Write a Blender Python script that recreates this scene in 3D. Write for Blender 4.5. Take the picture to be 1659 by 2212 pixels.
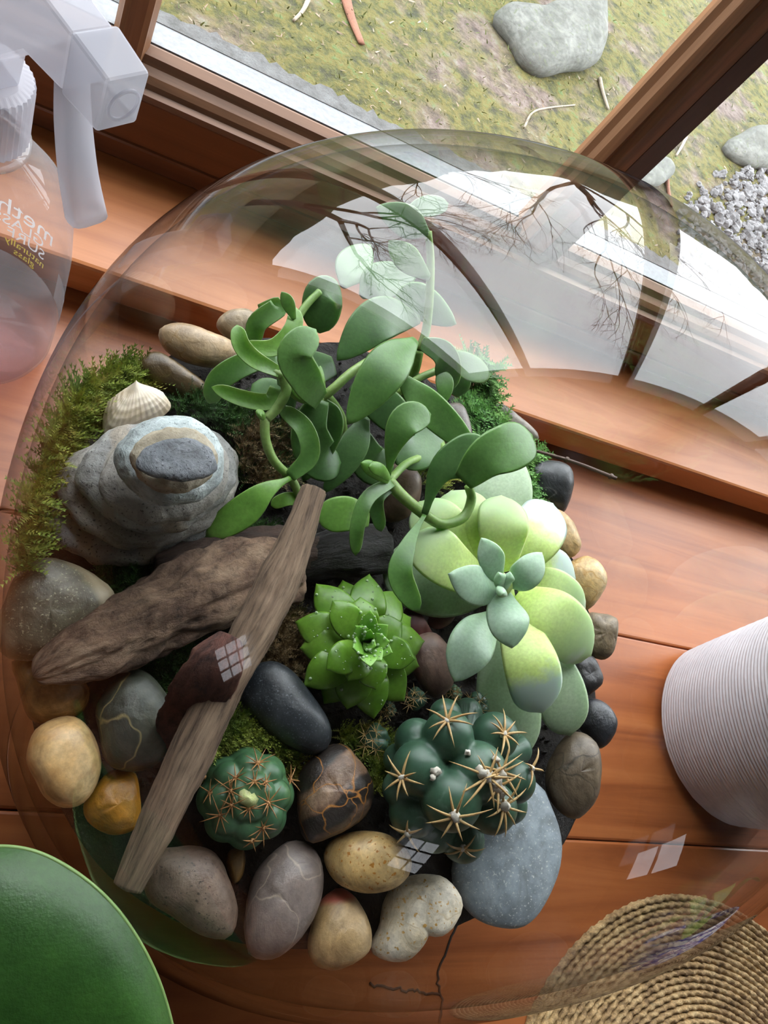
import bpy, bmesh, math, random
import numpy as np
from mathutils import Vector, Matrix

# ------------------------------------------------------------------ camera
sc = bpy.context.scene
for o in list(bpy.data.objects):
    bpy.data.objects.remove(o)
COL = sc.collection
PXW, PXH, FPX = 1659.0, 2212.0, 1660.0        # photograph frame, focal length in pixels
CX, CY = PXW / 2, PXH / 2
CAMH = 0.42                                    # camera height above the table
NADIR = (-150.0, 1850.0)                       # where straight down falls in the photograph
AZ = math.radians(45.0)
_o = np.array([NADIR[0] - CX, NADIR[1] - CY]); _n = np.hypot(*_o)
_tilt = math.atan(_n / FPX)
_u = -_o / _n; _u = np.array([_u[0], -_u[1]])
_hf = np.array([math.cos(AZ), math.sin(AZ), 0.0]); _up = np.array([0, 0, 1.0])
cF = _hf * math.sin(_tilt) - _up * math.cos(_tilt)
_U = _hf * math.cos(_tilt) + _up * math.sin(_tilt)
_R = np.cross(cF, _U)
_v = np.array([_u[1], -_u[0]])
cX = _u[0] * _U + _v[0] * _R
cY = _u[1] * _U + _v[1] * _R
CAM = np.array([0, 0, CAMH])
cd = bpy.data.cameras.new('camera'); cam = bpy.data.objects.new('camera', cd); COL.objects.link(cam)
cam.matrix_world = Matrix(((cX[0], cY[0], -cF[0], 0), (cX[1], cY[1], -cF[1], 0), (cX[2], cY[2], -cF[2], CAMH), (0, 0, 0, 1)))
cd.sensor_fit = 'VERTICAL'; cd.sensor_height = 24.0; cd.lens = FPX / PXH * 24.0
cd.clip_start = 0.005; cd.clip_end = 200
sc.camera = cam

# ------------------------------------------------------------------ world, light, exposure
sc.view_settings.view_transform = 'Standard'; sc.view_settings.look = 'None'
sc.view_settings.gamma = 1.0; sc.view_settings.use_curve_mapping = False
sc.view_settings.exposure = 0.25
w = bpy.data.worlds.new('overcast'); sc.world = w; w.use_nodes = True
wn_ = w.node_tree.nodes; bg = wn_['Background']
bg.inputs[0].default_value = (0.94, 0.97, 1.0, 1); bg.inputs[1].default_value = 8.0
# room extents
RX0, RX1, RY0, RY1, RZ0, RZ1 = -3.5, 2.6, -3.2, 0.42, -0.75, 2.3
def portal(loc, rot, sx, sy):
    l = bpy.data.lights.new('window_daylight', 'AREA'); l.shape = 'RECTANGLE'; l.size = sx; l.size_y = sy
    l.cycles.is_portal = True
    o = bpy.data.objects.new('window_daylight', l); COL.objects.link(o); o.location = loc; o.rotation_euler = rot
def ceiling_lamp(loc, power, size, col=(1, .95, .88)):
    l = bpy.data.lights.new('ceiling_daylight', 'AREA'); l.size = size; l.energy = power; l.color = col
    o = bpy.data.objects.new('ceiling_daylight', l); COL.objects.link(o); o.location = loc
    return o
portal((0.75, 0.46, 0.55), (math.radians(-90), 0, 0), 2.1, 1.0)
portal((0.08, RY0 - .03, .60), (math.radians(90), 0, 0), .36, .5)
portal((RX0 - .03, -1.9, 1.0), (0, math.radians(-90), 0), .6, .6)
portal((RX1 + .03, -2.6, .48), (0, math.radians(90), 0), .5, .8)  # daylight through the added right-hand window

# ------------------------------------------------------------------ helpers
rng = np.random.default_rng(7)
def nz(v):
    v = np.asarray(v, float); return v / (np.linalg.norm(v) + 1e-12)
def ray(px, py):
    return cF + cX * (px - CX) / FPX - cY * (py - CY) / FPX
def at(px, py, z):
    d = ray(px, py); return CAM + d * ((z - CAMH) / d[2])
def aty(px, py, y):
    d = ray(px, py); return CAM + d * (y / d[1])
def onplane(px, py, P0, n):
    d = ray(px, py); return CAM + d * (np.dot(P0 - CAM, n) / np.dot(d, n))
def mpp(P):                                     # metres that one pixel spans at P
    return float(np.dot(P - CAM, cF)) / FPX
def wave(P, freq, seed, octv=3, n=9, rough=.5):
    r = np.random.default_rng(seed); P = np.asarray(P, float); out = np.zeros(P.shape[:-1]); a = 1.0; tot = 0
    for k in range(octv):
        d = r.normal(size=(n, 3)); d /= np.linalg.norm(d, axis=1)[:, None]
        s = np.zeros(P.shape[:-1])
        for i in range(n):
            s += np.sin((P @ d[i]) * freq * r.uniform(.7, 1.4) + r.uniform(0, 6.28))
        out += a * s / math.sqrt(n); tot += a; a *= rough; freq *= 2.03
    return out / tot
def spline(pts, m, closed=False):
    pts = np.asarray(pts, float); n = len(pts); out = []
    if n == 2 and not closed:
        t = np.linspace(0, 1, m)[:, None]; return pts[0] * (1 - t) + pts[1] * t
    tot = n if closed else n - 1
    for j in range(m):
        s = j * tot / (m if closed else (m - 1)); i = min(int(s), tot - 1); t = s - i
        g = (lambda k: pts[k % n]) if closed else (lambda k: pts[k] if 0 <= k < n else (2 * pts[0] - pts[1] if k < 0 else 2 * pts[-1] - pts[-2]))
        p0, p1, p2, p3 = g(i - 1), g(i), g(i + 1), g(i + 2)
        out.append(.5 * (2 * p1 + (p2 - p0) * t + (2 * p0 - 5 * p1 + 4 * p2 - p3) * t * t + (3 * p1 - p0 - 3 * p2 + p3) * t ** 3))
    return np.array(out)
def tag(o, label=None, cat=None, group=None, kind=None):
    if label: o['label'] = label
    if cat: o['category'] = cat
    if group: o['group'] = group
    if kind: o['kind'] = kind
    return o
def empty(name, loc, label=None, cat=None, group=None, kind=None):
    o = bpy.data.objects.new(name, None); o.empty_display_size = .01; COL.objects.link(o); o.location = Vector(loc)
    return tag(o, label, cat, group, kind)
WORLD = {}
def wloc(o):
    if o is None: return np.zeros(3)
    p = np.array(o.location)
    return p + wloc(o.parent)
def mesh(name, V, F, mat, parent=None, origin=None, smooth=True):
    V = np.asarray(V, float)
    me = bpy.data.meshes.new(name)
    if origin is None:
        origin = wloc(parent) if parent is not None else np.array([(V[:, 0].min() + V[:, 0].max()) / 2, (V[:, 1].min() + V[:, 1].max()) / 2, V[:, 2].min()])
    origin = np.asarray(origin, float)
    me.from_pydata((V - origin).tolist(), [], F if isinstance(F, list) else F.tolist())
    me.polygons.foreach_set('use_smooth', [smooth] * len(me.polygons))
    me.update()
    for m in (mat if isinstance(mat, (list, tuple)) else [mat]): me.materials.append(m)
    o = bpy.data.objects.new(name, me); COL.objects.link(o)
    if parent is not None:
        o.parent = parent; o.location = Vector(origin - wloc(parent))
    else:
        o.location = Vector(origin)
    return o
class MB:
    def __init__(s): s.V = []; s.F = []; s.n = 0
    def add(s, V, F):
        V = np.asarray(V, float); s.V.append(V)
        for f in F: s.F.append([int(i) + s.n for i in f])
        s.n += len(V); return s
    def box(s, x0, x1, y0, y1, z0, z1):
        V = [(x, y, z) for z in (z0, z1) for y in (y0, y1) for x in (x0, x1)]
        return s.add(V, [(0, 2, 3, 1), (4, 5, 7, 6), (0, 1, 5, 4), (2, 6, 7, 3), (0, 4, 6, 2), (1, 3, 7, 5)])
    def build(s, name, mat, parent=None, origin=None, smooth=True):
        return mesh(name, np.vstack(s.V), s.F, mat, parent, origin, smooth)
def bevel(o, w=.003, seg=2):
    bm = bmesh.new(); bm.from_mesh(o.data)
    bmesh.ops.bevel(bm, geom=list(bm.edges), offset=w, segments=seg, profile=.5, affect='EDGES')
    for f in bm.faces: f.smooth = False
    bm.to_mesh(o.data); bm.free(); return o
def box(name, x0, x1, y0, y1, z0, z1, mat, parent=None, bev=.002, origin=None):
    o = MB().box(x0, x1, y0, y1, z0, z1).build(name, mat, parent, origin, smooth=False)
    return bevel(o, bev) if bev else o
def gridfaces(nu, nv, cu=False, cv=False):
    F = []
    for i in range(nu if cu else nu - 1):
        for j in range(nv if cv else nv - 1):
            a = i * nv + j; b = i * nv + (j + 1) % nv; c = ((i + 1) % nu) * nv + (j + 1) % nv; d = ((i + 1) % nu) * nv + j
            F.append((a, b, c, d))
    return F
def frames(P, hint):
    P = np.asarray(P, float); T = np.gradient(P, axis=0); T /= np.linalg.norm(T, axis=1)[:, None] + 1e-12
    hint = np.asarray(hint, float)
    if hint.ndim == 1: hint = np.tile(hint, (len(P), 1))
    N = hint - (hint * T).sum(1)[:, None] * T
    ln = np.linalg.norm(N, axis=1)
    for i in range(len(N)):
        if ln[i] < .15: N[i] = N[i - 1] if i else np.cross(T[i], [1, 0, 0.3])
    N /= np.linalg.norm(N, axis=1)[:, None] + 1e-12
    B = np.cross(T, N)
    return T, N, B
def tube_vf(P, rad, sides=8, hint=(0, 0, 1), flat=1.0):
    P = np.asarray(P, float); rad = np.broadcast_to(np.asarray(rad, float), (len(P),))
    T, N, B = frames(P, hint); V = []
    for i in range(len(P)):
        for j in range(sides):
            a = 2 * math.pi * j / sides
            V.append(P[i] + B[i] * rad[i] * math.cos(a) + N[i] * rad[i] * flat * math.sin(a))
    F = gridfaces(len(P), sides, False, True)
    V.append(P[0]); V.append(P[-1]); n = len(V); m = (len(P) - 1) * sides
    for j in range(sides):
        F.append((n - 2, (j + 1) % sides, j)); F.append((n - 1, m + j, m + (j + 1) % sides))
    return np.array(V), [f[::-1] for f in F]
def lathe_vf(prof, c, seg=48, ex=1.0, ey=1.0, rot=0.0):
    V = []
    for r, z in prof:
        for j in range(seg):
            a = 2 * math.pi * j / seg; x, y = r * ex * math.cos(a), r * ey * math.sin(a)
            V.append((c[0] + x * math.cos(rot) - y * math.sin(rot), c[1] + x * math.sin(rot) + y * math.cos(rot), c[2] + z))
    return np.array(V), gridfaces(len(prof), seg, False, True)

# ------------------------------------------------------------------ materials
def newmat(name):
    m = bpy.data.materials.new(name); m.use_nodes = True; nt = m.node_tree
    return m, nt, nt.nodes['Principled BSDF']
def N(nt, t, **kw):
    n = nt.nodes.new(t)
    for k, v in kw.items():
        if k.startswith('i_'): n.inputs[k[2:].replace('_', ' ')].default_value = v
        else: setattr(n, k, v)
    return n
def L(nt, a, b): nt.links.new(a, b)
def coords(nt, scale=(1, 1, 1), kind='Object'):
    tc = N(nt, 'ShaderNodeTexCoord'); mp = N(nt, 'ShaderNodeMapping'); mp.inputs['Scale'].default_value = scale
    L(nt, tc.outputs[kind], mp.inputs['Vector']); return mp.outputs['Vector']
def ramp(nt, fac, stops, interp='LINEAR'):
    r = N(nt, 'ShaderNodeValToRGB'); cr = r.color_ramp; cr.interpolation = interp
    while len(cr.elements) < len(stops): cr.elements.new(.5)
    for e, (p, c) in zip(cr.elements, stops): e.position = p; e.color = (*c, 1) if len(c) == 3 else c
    L(nt, fac, r.inputs[0]); return r.outputs[0]
def noise(nt, vec, scale, detail=5, rough=.55, dist=0.0):
    n = N(nt, 'ShaderNodeTexNoise'); n.inputs['Scale'].default_value = scale; n.inputs['Detail'].default_value = detail
    n.inputs['Roughness'].default_value = rough; n.inputs['Distortion'].default_value = dist
    L(nt, vec, n.inputs['Vector']); return n.outputs['Fac']
def mixc(nt, fac, a, b, mode='MIX'):
    n = N(nt, 'ShaderNodeMix', data_type='RGBA', blend_type=mode)
    if isinstance(fac, (int, float)): n.inputs[0].default_value = fac
    else: L(nt, fac, n.inputs[0])
    for s, x in ((6, a), (7, b)):
        if isinstance(x, tuple): n.inputs[s].default_value = (*x, 1)
        else: L(nt, x, n.inputs[s])
    return n.outputs[2]
def bump(nt, p, h, strength=.3, dist=.002):
    b = N(nt, 'ShaderNodeBump'); b.inputs['Strength'].default_value = strength; b.inputs['Distance'].default_value = dist
    L(nt, h, b.inputs['Height']); L(nt, b.outputs[0], p.inputs['Normal'])
def plain(name, col, rough=.5, spec=.5, **kw):
    m, nt, p = newmat(name); p.inputs['Base Color'].default_value = (*col, 1); p.inputs['Roughness'].default_value = rough
    p.inputs['Specular IOR Level'].default_value = spec
    for k, v in kw.items(): p.inputs[k.replace('_', ' ')].default_value = v
    return m
def mottled(name, cols, scale=30, rough=.5, bscale=None, bstr=.3, bdist=.001, stretch=(1, 1, 1), spec=.5, fine=.25, dist=0., sss=0.):
    """noise-mottled surface: cols = 2..4 colours across the noise range"""
    m, nt, p = newmat(name); v = coords(nt, stretch)
    f = noise(nt, v, scale, 6, .6, dist)
    n = len(cols); stops = [(.3 + .4 * i / (n - 1), c) for i, c in enumerate(cols)]
    c = ramp(nt, f, stops)
    f2 = noise(nt, v, scale * 9, 3, .6)
    c2 = ramp(nt, f2, [(.3, (1 - fine,) * 3), (.7, (1 + fine * .4,) * 3)])
    L(nt, mixc(nt, 1.0, c, c2, 'MULTIPLY'), p.inputs['Base Color'])
    p.inputs['Roughness'].default_value = rough; p.inputs['Specular IOR Level'].default_value = spec
    if sss:
        p.inputs['Subsurface Weight'].default_value = sss; p.inputs['Subsurface Radius'].default_value = (.006, .008, .003); p.inputs['Subsurface Scale'].default_value = .6
    bump(nt, p, noise(nt, v, bscale or scale * 4, 6, .65), bstr, bdist)
    return m
_sm = 0
def stone_mat(cols, scale=25, rough=.32, vein=None, band=None, speck=None, bstr=.35, stretch=(1, 1, 1)):
    """pebble surface: mottling, optional veins (colour, scale), bands (colour, scale, rotation), specks"""
    global _sm; _sm += 1
    m, nt, p = newmat('stone.%02d' % _sm); v = coords(nt, stretch)
    tc = v; mq = N(nt, 'ShaderNodeMapping'); mq.inputs['Rotation'].default_value = (_sm * 1.3, _sm * .7, _sm * 2.1); mq.inputs['Scale'].default_value = (1, 1, 4.5); L(nt, tc, mq.inputs['Vector'])
    sk = noise(nt, mq.outputs[0], scale * 2.2, 6, .65, .8)
    f = noise(nt, tc, scale, 6, .62, .6)
    n = len(cols); c = ramp(nt, f, [(.28 + .44 * i / (n - 1), x) for i, x in enumerate(cols)])
    h = noise(nt, tc, scale * 6, 8, .7)
    c = mixc(nt, 1.0, c, ramp(nt, h, [(.3, (.62,) * 3), (.7, (1.2,) * 3)]), 'MULTIPLY')
    c = mixc(nt, 1.0, c, ramp(nt, sk, [(.32, (.62, .60, .57)), (.52, (1, 1, 1)), (.7, (1.28, 1.25, 1.2))]), 'MULTIPLY')
    hh = N(nt, 'ShaderNodeMath', operation='ADD'); L(nt, h, hh.inputs[0]); L(nt, sk, hh.inputs[1]); h = hh.outputs[0]
    if band:
        mp = N(nt, 'ShaderNodeMapping'); mp.inputs['Rotation'].default_value = band[2]; L(nt, tc, mp.inputs['Vector'])
        wv = N(nt, 'ShaderNodeTexWave'); wv.inputs['Scale'].default_value = band[1]; wv.inputs['Distortion'].default_value = 5; wv.inputs['Detail'].default_value = 4
        L(nt, mp.outputs[0], wv.inputs['Vector'])
        ff = ramp(nt, wv.outputs['Fac'], [(band[3] if len(band) > 3 else .55, (0, 0, 0)), ((band[3] if len(band) > 3 else .55) + .2, (1, 1, 1))])
        c = mixc(nt, ff, c, band[0])
    if vein:
        vo = N(nt, 'ShaderNodeTexVoronoi'); vo.feature = 'DISTANCE_TO_EDGE'; vo.inputs['Scale'].default_value = vein[1]
        nn = N(nt, 'ShaderNodeTexNoise'); nn.inputs['Scale'].default_value = 60; L(nt, tc, nn.inputs['Vector'])
        ad = N(nt, 'ShaderNodeMix', data_type='RGBA', blend_type='ADD'); ad.inputs[0].default_value = .018
        L(nt, tc, ad.inputs[6]); L(nt, nn.outputs['Color'], ad.inputs[7]); L(nt, ad.outputs[2], vo.inputs['Vector'])
        ff = ramp(nt, vo.outputs['Distance'], [(0.0, (1, 1, 1)), (vein[2] if len(vein) > 2 else .03, (0, 0, 0))])
        c = mixc(nt, ff, c, vein[0])
    if speck:
        f3 = noise(nt, tc, speck[1], 2, .5); ff = ramp(nt, f3, [(.62, (0, 0, 0)), (.68, (1, 1, 1))])
        c = mixc(nt, ff, c, speck[0])
    L(nt, c, p.inputs['Base Color']); p.inputs['Roughness'].default_value = rough
    bump(nt, p, h, bstr, .0012)
    return m
def wood_mat(name, cols, rough=.35, sc_=8, axis=0, bstr=.15):
    s = [26, 26, 26]; s[axis] = 1.6
    m, nt, p = newmat(name); v = coords(nt, tuple(s))
    f = noise(nt, v, sc_ * .16, 8, .62, 1.2)
    c = ramp(nt, f, [(.3, cols[0]), (.5, cols[1]), (.7, cols[2])])
    v2 = coords(nt); f2 = noise(nt, v2, 5, 3, .5)
    c = mixc(nt, 1.0, c, ramp(nt, f2, [(.3, (.78, .74, .72)), (.7, (1.1, 1.08, 1.05))]), 'MULTIPLY')
    L(nt, c, p.inputs['Base Color']); p.inputs['Roughness'].default_value = rough
    bump(nt, p, f, bstr, .001); return m
def thin_glass(name, tint=(.985, .99, .99), edge=(.72, .78, .80), ior_f0=.04, rough=0.0, haze=0.0, edgepow=3.0, gr=1.0):
    """a clear wall: Fresnel reflection over straight-through transmission, darker where the wall is seen edge-on"""
    m = bpy.data.materials.new(name); m.use_nodes = True; nt = m.node_tree; nt.nodes.remove(nt.nodes['Principled BSDF'])
    out = nt.nodes['Material Output']; g = N(nt, 'ShaderNodeNewGeometry')
    dp = N(nt, 'ShaderNodeVectorMath', operation='DOT_PRODUCT'); L(nt, g.outputs['Incoming'], dp.inputs[0]); L(nt, g.outputs['Normal'], dp.inputs[1])
    ab = N(nt, 'ShaderNodeMath', operation='ABSOLUTE'); L(nt, dp.outputs['Value'], ab.inputs[0])
    om = N(nt, 'ShaderNodeMath', operation='SUBTRACT'); om.inputs[0].default_value = 1; L(nt, ab.outputs[0], om.inputs[1])
    pw = N(nt, 'ShaderNodeMath', operation='POWER'); L(nt, om.outputs[0], pw.inputs[0]); pw.inputs[1].default_value = 5
    mu = N(nt, 'ShaderNodeMath', operation='MULTIPLY_ADD'); L(nt, pw.outputs[0], mu.inputs[0]); mu.inputs[1].default_value = gr - ior_f0; mu.inputs[2].default_value = ior_f0
    pe = N(nt, 'ShaderNodeMath', operation='POWER'); L(nt, om.outputs[0], pe.inputs[0]); pe.inputs[1].default_value = edgepow
    tcol = mixc(nt, pe.outputs[0], tint, edge)
    tr = N(nt, 'ShaderNodeBsdfTransparent'); L(nt, tcol, tr.inputs['Color'])
    gl = N(nt, 'ShaderNodeBsdfGlossy'); gl.inputs['Roughness'].default_value = rough
    mx = N(nt, 'ShaderNodeMixShader'); L(nt, mu.outputs[0], mx.inputs[0]); L(nt, tr.outputs[0], mx.inputs[1]); L(nt, gl.outputs[0], mx.inputs[2])
    last = mx.outputs[0]
    if haze:
        df = N(nt, 'ShaderNodeBsdfDiffuse'); df.inputs['Color'].default_value = (.8, .82, .85, 1)
        m2 = N(nt, 'ShaderNodeMixShader'); m2.inputs[0].default_value = haze; L(nt, last, m2.inputs[1]); L(nt, df.outputs[0], m2.inputs[2]); last = m2.outputs[0]
    L(nt, last, out.inputs['Surface']); return m

M = {}
M['orange_wood'] = wood_mat('honey varnished wood', [(.30, .088, .022), (.44, .155, .046), (.54, .21, .07)], .38)
M['table_wood'] = wood_mat('reddish varnished wood', [(.21, .055, .016), (.37, .115, .034), (.47, .165, .052)], .33)
M['frame_wood'] = wood_mat('brown window wood', [(.10, .045, .02), (.22, .105, .05), (.33, .17, .085)], .5)
M['frame_wood_v'] = wood_mat('brown upright window wood', [(.10, .05, .025), (.25, .12, .055), (.36, .19, .095)], .5, axis=2)
M['dark_wood'] = wood_mat('dark red window board', [(.10, .032, .012), (.17, .058, .022), (.23, .08, .03)], .4)
M['dark_edge'] = wood_mat('dark stained upright', [(.03, .018, .012), (.055, .03, .02), (.08, .045, .03)], .5, axis=2)
M['white_paint'] = mottled('weathered white paint', [(.125, .135, .145), (.15, .16, .17)], 30, .5)
M['putty'] = mottled('cracked grey putty', [(.05, .053, .05), (.09, .093, .092), (.125, .13, .13)], 120, .8, bstr=.8)
M['pane'] = thin_glass('window pane', haze=.004)
M['bowl'] = thin_glass('bowl glass', (.985, .99, .99), (.16, .15, .20), .056, edgepow=6, gr=.55)  # dark edge colour stands in for the refraction of a thick rim
M['bowl_in'] = thin_glass('bowl glass inside', (.99, .995, .995), (.50, .53, .58), .010, edgepow=9, gr=.15)
M['tint'] = thin_glass('dimming far pane', (.36, .36, .37), (.3, .3, .3), .04)  # grey pane added in the unseen windows to dim their reflections
M['wall'] = mottled('warm wall boards', [(.20, .13, .08), (.26, .17, .10)], 6, .6)
M['ceil'] = mottled('ceiling boards', [(.30, .25, .20), (.36, .30, .24)], 6, .7)
M['floor'] = wood_mat('floor boards', [(.16, .08, .04), (.24, .13, .07), (.3, .17, .1)], .5)

# ------------------------------------------------------------------ the room and the window
ZL = .035                                     # top of the window ledge
LY0, LY1 = .310, .411                         # ledge front and back
def struct(o): o['kind'] = 'structure'; return o
T = .06
struct(box('floor', RX0, RX1, RY0, RY1 + T, RZ0 - .05, RZ0, M['floor'], bev=0))
struct(box('ceiling', RX0 - T, RX1 + T, RY0 - T, RY1 + T + .05, RZ1, RZ1 + .05, M['ceil'], bev=0))
def wall_with_hole(name, axis, c0, c1, a0, a1, h0, h1, z0=RZ0, z1=RZ1, ex=(0, 0)):
    b = MB()
    e0, e1 = ex
    def put(p0, p1, q0, q1):
        if axis == 'y': b.box(p0, p1, c0, c1, q0, q1)
        else: b.box(c0, c1, p0, p1, q0, q1)
    put(e0, e1, z0, h0); put(e0, e1, h1, z1); put(e0, a0, h0, h1); put(a1, e1, h0, h1)
    return struct(b.build(name, M['wall'], smooth=False))
WX0, WX1, WZ0, WZ1 = -.20, 1.75, .086, 1.02
wall_with_hole('wall_front', 'y', LY1, .445, WX0, WX1, WZ0 - .012, WZ1, ex=(RX0, RX1))
wall_with_hole('wall_back', 'y', RY0 - T, RY0, -.1, .26, .35, .85, ex=(RX0, RX1))
wall_with_hole('wall_left', 'x', RX0 - T, RX0, -2.2, -1.6, .7, 1.3, ex=(RY0, LY1))
wall_with_hole('wall_right', 'x', RX1, RX1 + T, -3.0, -2.2, .25, .72, ex=(RY0, LY1))  # opening made for the added window
def lattice(name, axis, c, a0, a1, z0, z1, na, nz_):
    e = empty(name, (c, (a0 + a1) / 2, z0) if axis == 'x' else ((a0 + a1) / 2, c, z0), kind='structure')
    V = [(c + .01, a, z) if axis == 'x' else (a, c + .004, z) for a, z in ((a0, z0), (a1, z0), (a1, z1), (a0, z1))]
    mesh('pane', V, [(0, 1, 2, 3)], M['tint'], e, smooth=False)  # added pane, weakens the lattice mirrored in the bowl
    for k in range(na + 1):
        a = a0 + (a1 - a0) * k / na
        q = (c - .03, c + .0, a - .012, a + .012) if axis == 'x' else (a - .012, a + .012, c - .03, c)
        box('glazing_bar', *q, z0, z1, M['frame_wood_v'], e, bev=0)
    for k in range(nz_ + 1):
        z = z0 + (z1 - z0) * k / nz_
        q = (c - .032, c + .002, a0, a1) if axis == 'x' else (a0, a1, c - .032, c + .002)
        box('glazing_bar', *q, z - .012, z + .012, M['frame_wood'], e, bev=0)
lattice('window_2', 'y', RY0 - .01, -.1, .26, .35, .85, 2, 3)
lattice('window_3', 'x', RX0 - .01, -2.2, -1.6, .7, 1.3, 3, 3)
lattice('added_window', 'x', RX1 + .04, -3.0, -2.2, .25, .72, 2, 1)  # added window, makes the small white patch mirrored at the bowl's lower right
struct(box('trim_1', RX0 + .01, RX1 - .01, LY0, LY1 + .001, ZL - .026, ZL, M['orange_wood'], bev=.0025))      # ledge board
struct(box('trim_2', RX0 + .01, RX1 - .01, LY0 + .014, LY1, -.07, ZL - .0262, M['dark_wood'], bev=.001))     # apron under the ledge
struct(box('trim_3', RX0 + .01, RX1 - .01, LY1 - .012, LY1 - .0002, ZL + .0003, .084, M['dark_wood'], bev=.002)) # board above the ledge
struct(box('trim_4', RX0 + .01, RX1 - .01, LY1 - .014, LY1 - .0002, ZL + .0003, ZL + .016, M['dark_wood'], bev=.002))
win = empty('window_1', (.4, LY1, WZ0), kind='structure')
def prof_x(name, prof, x0, x1, mat, parent, nx=2):     # profile (y,z) swept along x
    xs = np.linspace(x0, x1, nx); V = [(x, y, z) for x in xs for (y, z) in prof]
    n = len(prof); F = gridfaces(nx, n, False, True)
    F.append(list(range(n))[::-1]); F.append([(nx - 1) * n + i for i in range(n)])
    return mesh(name, V, F, mat, parent, smooth=False)
def prof_z(name, prof, z0, z1, mat, parent):
    V = [(x, y, z) for z in (z0, z1) for (x, y) in prof]; n = len(prof); F = gridfaces(2, n, False, True)
    F.append(list(range(n))[::-1]); F.append([n + i for i in range(n)])
    return mesh(name, V, F, mat, parent, smooth=False)
y0 = LY1 - .014
rail_prof = [(y0, .0845), (y0 - .002, .0865), (y0 - .001, .0895), (y0 + .003, .0905), (y0 + .004, .0935), (y0 + .007, .0965), (y0 + .012, .0985), (y0 + .014, .103), (y0 + .020, .105), (y0 + .021, .105), (y0 + .021, .082), (y0 + .01, .082)]
prof_x('bottom_rail', rail_prof, WX0, WX1, M['frame_wood'], win)
GY = LY1 + .008
def upright(name, xc, w, mat_l, mat_d, dark_side=None):
    h = w / 2; yb = y0 + .006
    p = [(xc - h, GY + .004), (xc - h, GY - .003), (xc - h + .0025, yb + .005), (xc - h + .003, yb + .002), (xc - h + .006, yb), (xc + h - .006, yb), (xc + h - .003, yb + .002), (xc + h - .0025, yb + .005), (xc + h, GY - .003), (xc + h, GY + .004)]
    prof_z(name, p, .097, WZ1, mat_l, win)
upright('stile', -.0015, .020, M['frame_wood_v'], None)
prof_z('mullion', [(.266, GY + .004), (.266, GY - .003), (.269, GY - .006), (.2705, y0 + .011), (.275, y0 + .007), (.278, y0 + .009), (.282, y0 + .0055), (.2905, y0 + .005), (.2905, GY + .004)], .097, WZ1, M['frame_wood_v'], win)
prof_z('mullion', [(.2906, GY + .004), (.2906, y0 + .0045), (.3035, y0 + .0045), (.3035, GY + .004)], .097, WZ1, M['dark_edge'], win)
for xc in (.58, .87, 1.16, 1.45): upright('mullion', xc, .022, M['frame_wood_v'], None)
prof_x('top_rail', [(y0 + .004, WZ1 - .05), (y0 + .004, WZ1), (GY + .004, WZ1), (GY + .004, WZ1 - .05)], WX0, WX1, M['frame_wood'], win)
xs = [WX0, -.0015, .285, .58, .87, 1.16, 1.45, WX1]
for a, b in zip(xs[:-1], xs[1:]):
    for (q0, q1) in ((.10, WZ1 - .03),):
        V = [(a + .006, GY, q0), (b - .006, GY, q0), (b - .006, GY, q1), (a + .006, GY, q1)]
        mesh('pane', V, [(0, 1, 2, 3)], M['pane'], win, smooth=False)
# glazing putty and white outside sill
r_ = random.Random(3)
def putty(x0, x1):
    n = 60; V = []; xs_ = np.linspace(x0, x1, n)
    for x in xs_:
        d = .007 + .003 * r_.random() + .004 * (r_.random() > .85)
        V += [(x, GY + .030, .0955), (x, GY + .030, .0972), (x, GY + .034 + d, .0966), (x, GY + .034 + d, .0945)]
    return mesh('putty', V, gridfaces(n, 4, False, True), M['putty'], win, smooth=False)
putty(.009, .266); putty(-.195, -.012); putty(.304, .57)
prof_x('outside_sill', [(GY + .0005, .080), (GY + .0005, .1052), (GY + .013, .104), (GY + .014, .1005), (GY + .024, .0995), (GY + .025, .0975), (GY + .038, .0955), (GY + .038, .076)], WX0, WX1, M['white_paint'], win)

# ------------------------------------------------------------------ outdoors
GZ = -.9
def ground_mat():
    m, nt, p = newmat('mossy ground'); v = coords(nt)
    a = noise(nt, v, 3.2, 6, .6, .4); b = noise(nt, v, 22, 6, .7); c = noise(nt, v, 90, 4, .7)
    moss = ramp(nt, b, [(.34, (.014, .017, .003)), (.46, (.048, .050, .006)), (.55, (.088, .074, .012)), (.66, (.055, .088, .022))])
    dirt = ramp(nt, b, [(.32, (.030, .020, .015)), (.5, (.088, .064, .052)), (.68, (.15, .125, .11))])
    tcg = N(nt, 'ShaderNodeTexCoord'); sx = N(nt, 'ShaderNodeSeparateXYZ'); L(nt, tcg.outputs['Object'], sx.inputs[0])
    f = ramp(nt, a, [(.50, (0, 0, 0)), (.62, (1, 1, 1))])
    col = mixc(nt, f, moss, dirt)
    col = mixc(nt, ramp(nt, c, [(.64, (0, 0, 0)), (.7, (1, 1, 1))]), col, (.15, .135, .10))
    L(nt, col, p.inputs['Base Color']); p.inputs['Roughness'].default_value = .9
    bump(nt, p, b, .8, .03); return m
n = 150
gx = np.linspace(-26, 30, n); gy = .5 + 21.5 * np.linspace(0, 1, n) ** 1.6
X, Y = np.meshgrid(gx, gy, indexing='ij'); P = np.stack([X, Y, np.zeros_like(X)], -1)
Z = GZ + .03 * wave(P, 2.0, 5, 3) * np.clip((Y - .6) / 2, 0, 1)
P[..., 2] = Z
g = mesh('ground', P.reshape(-1, 3), gridfaces(n, n), ground_mat(), origin=(0, 0, GZ)); struct(g)
def gh(x, y):
    q = np.array([[x, y, 0.0]]); return GZ + .03 * float(wave(q, 2.0, 5, 3)[0]) * min(1, max(0, (y - .6) / 2))

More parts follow.
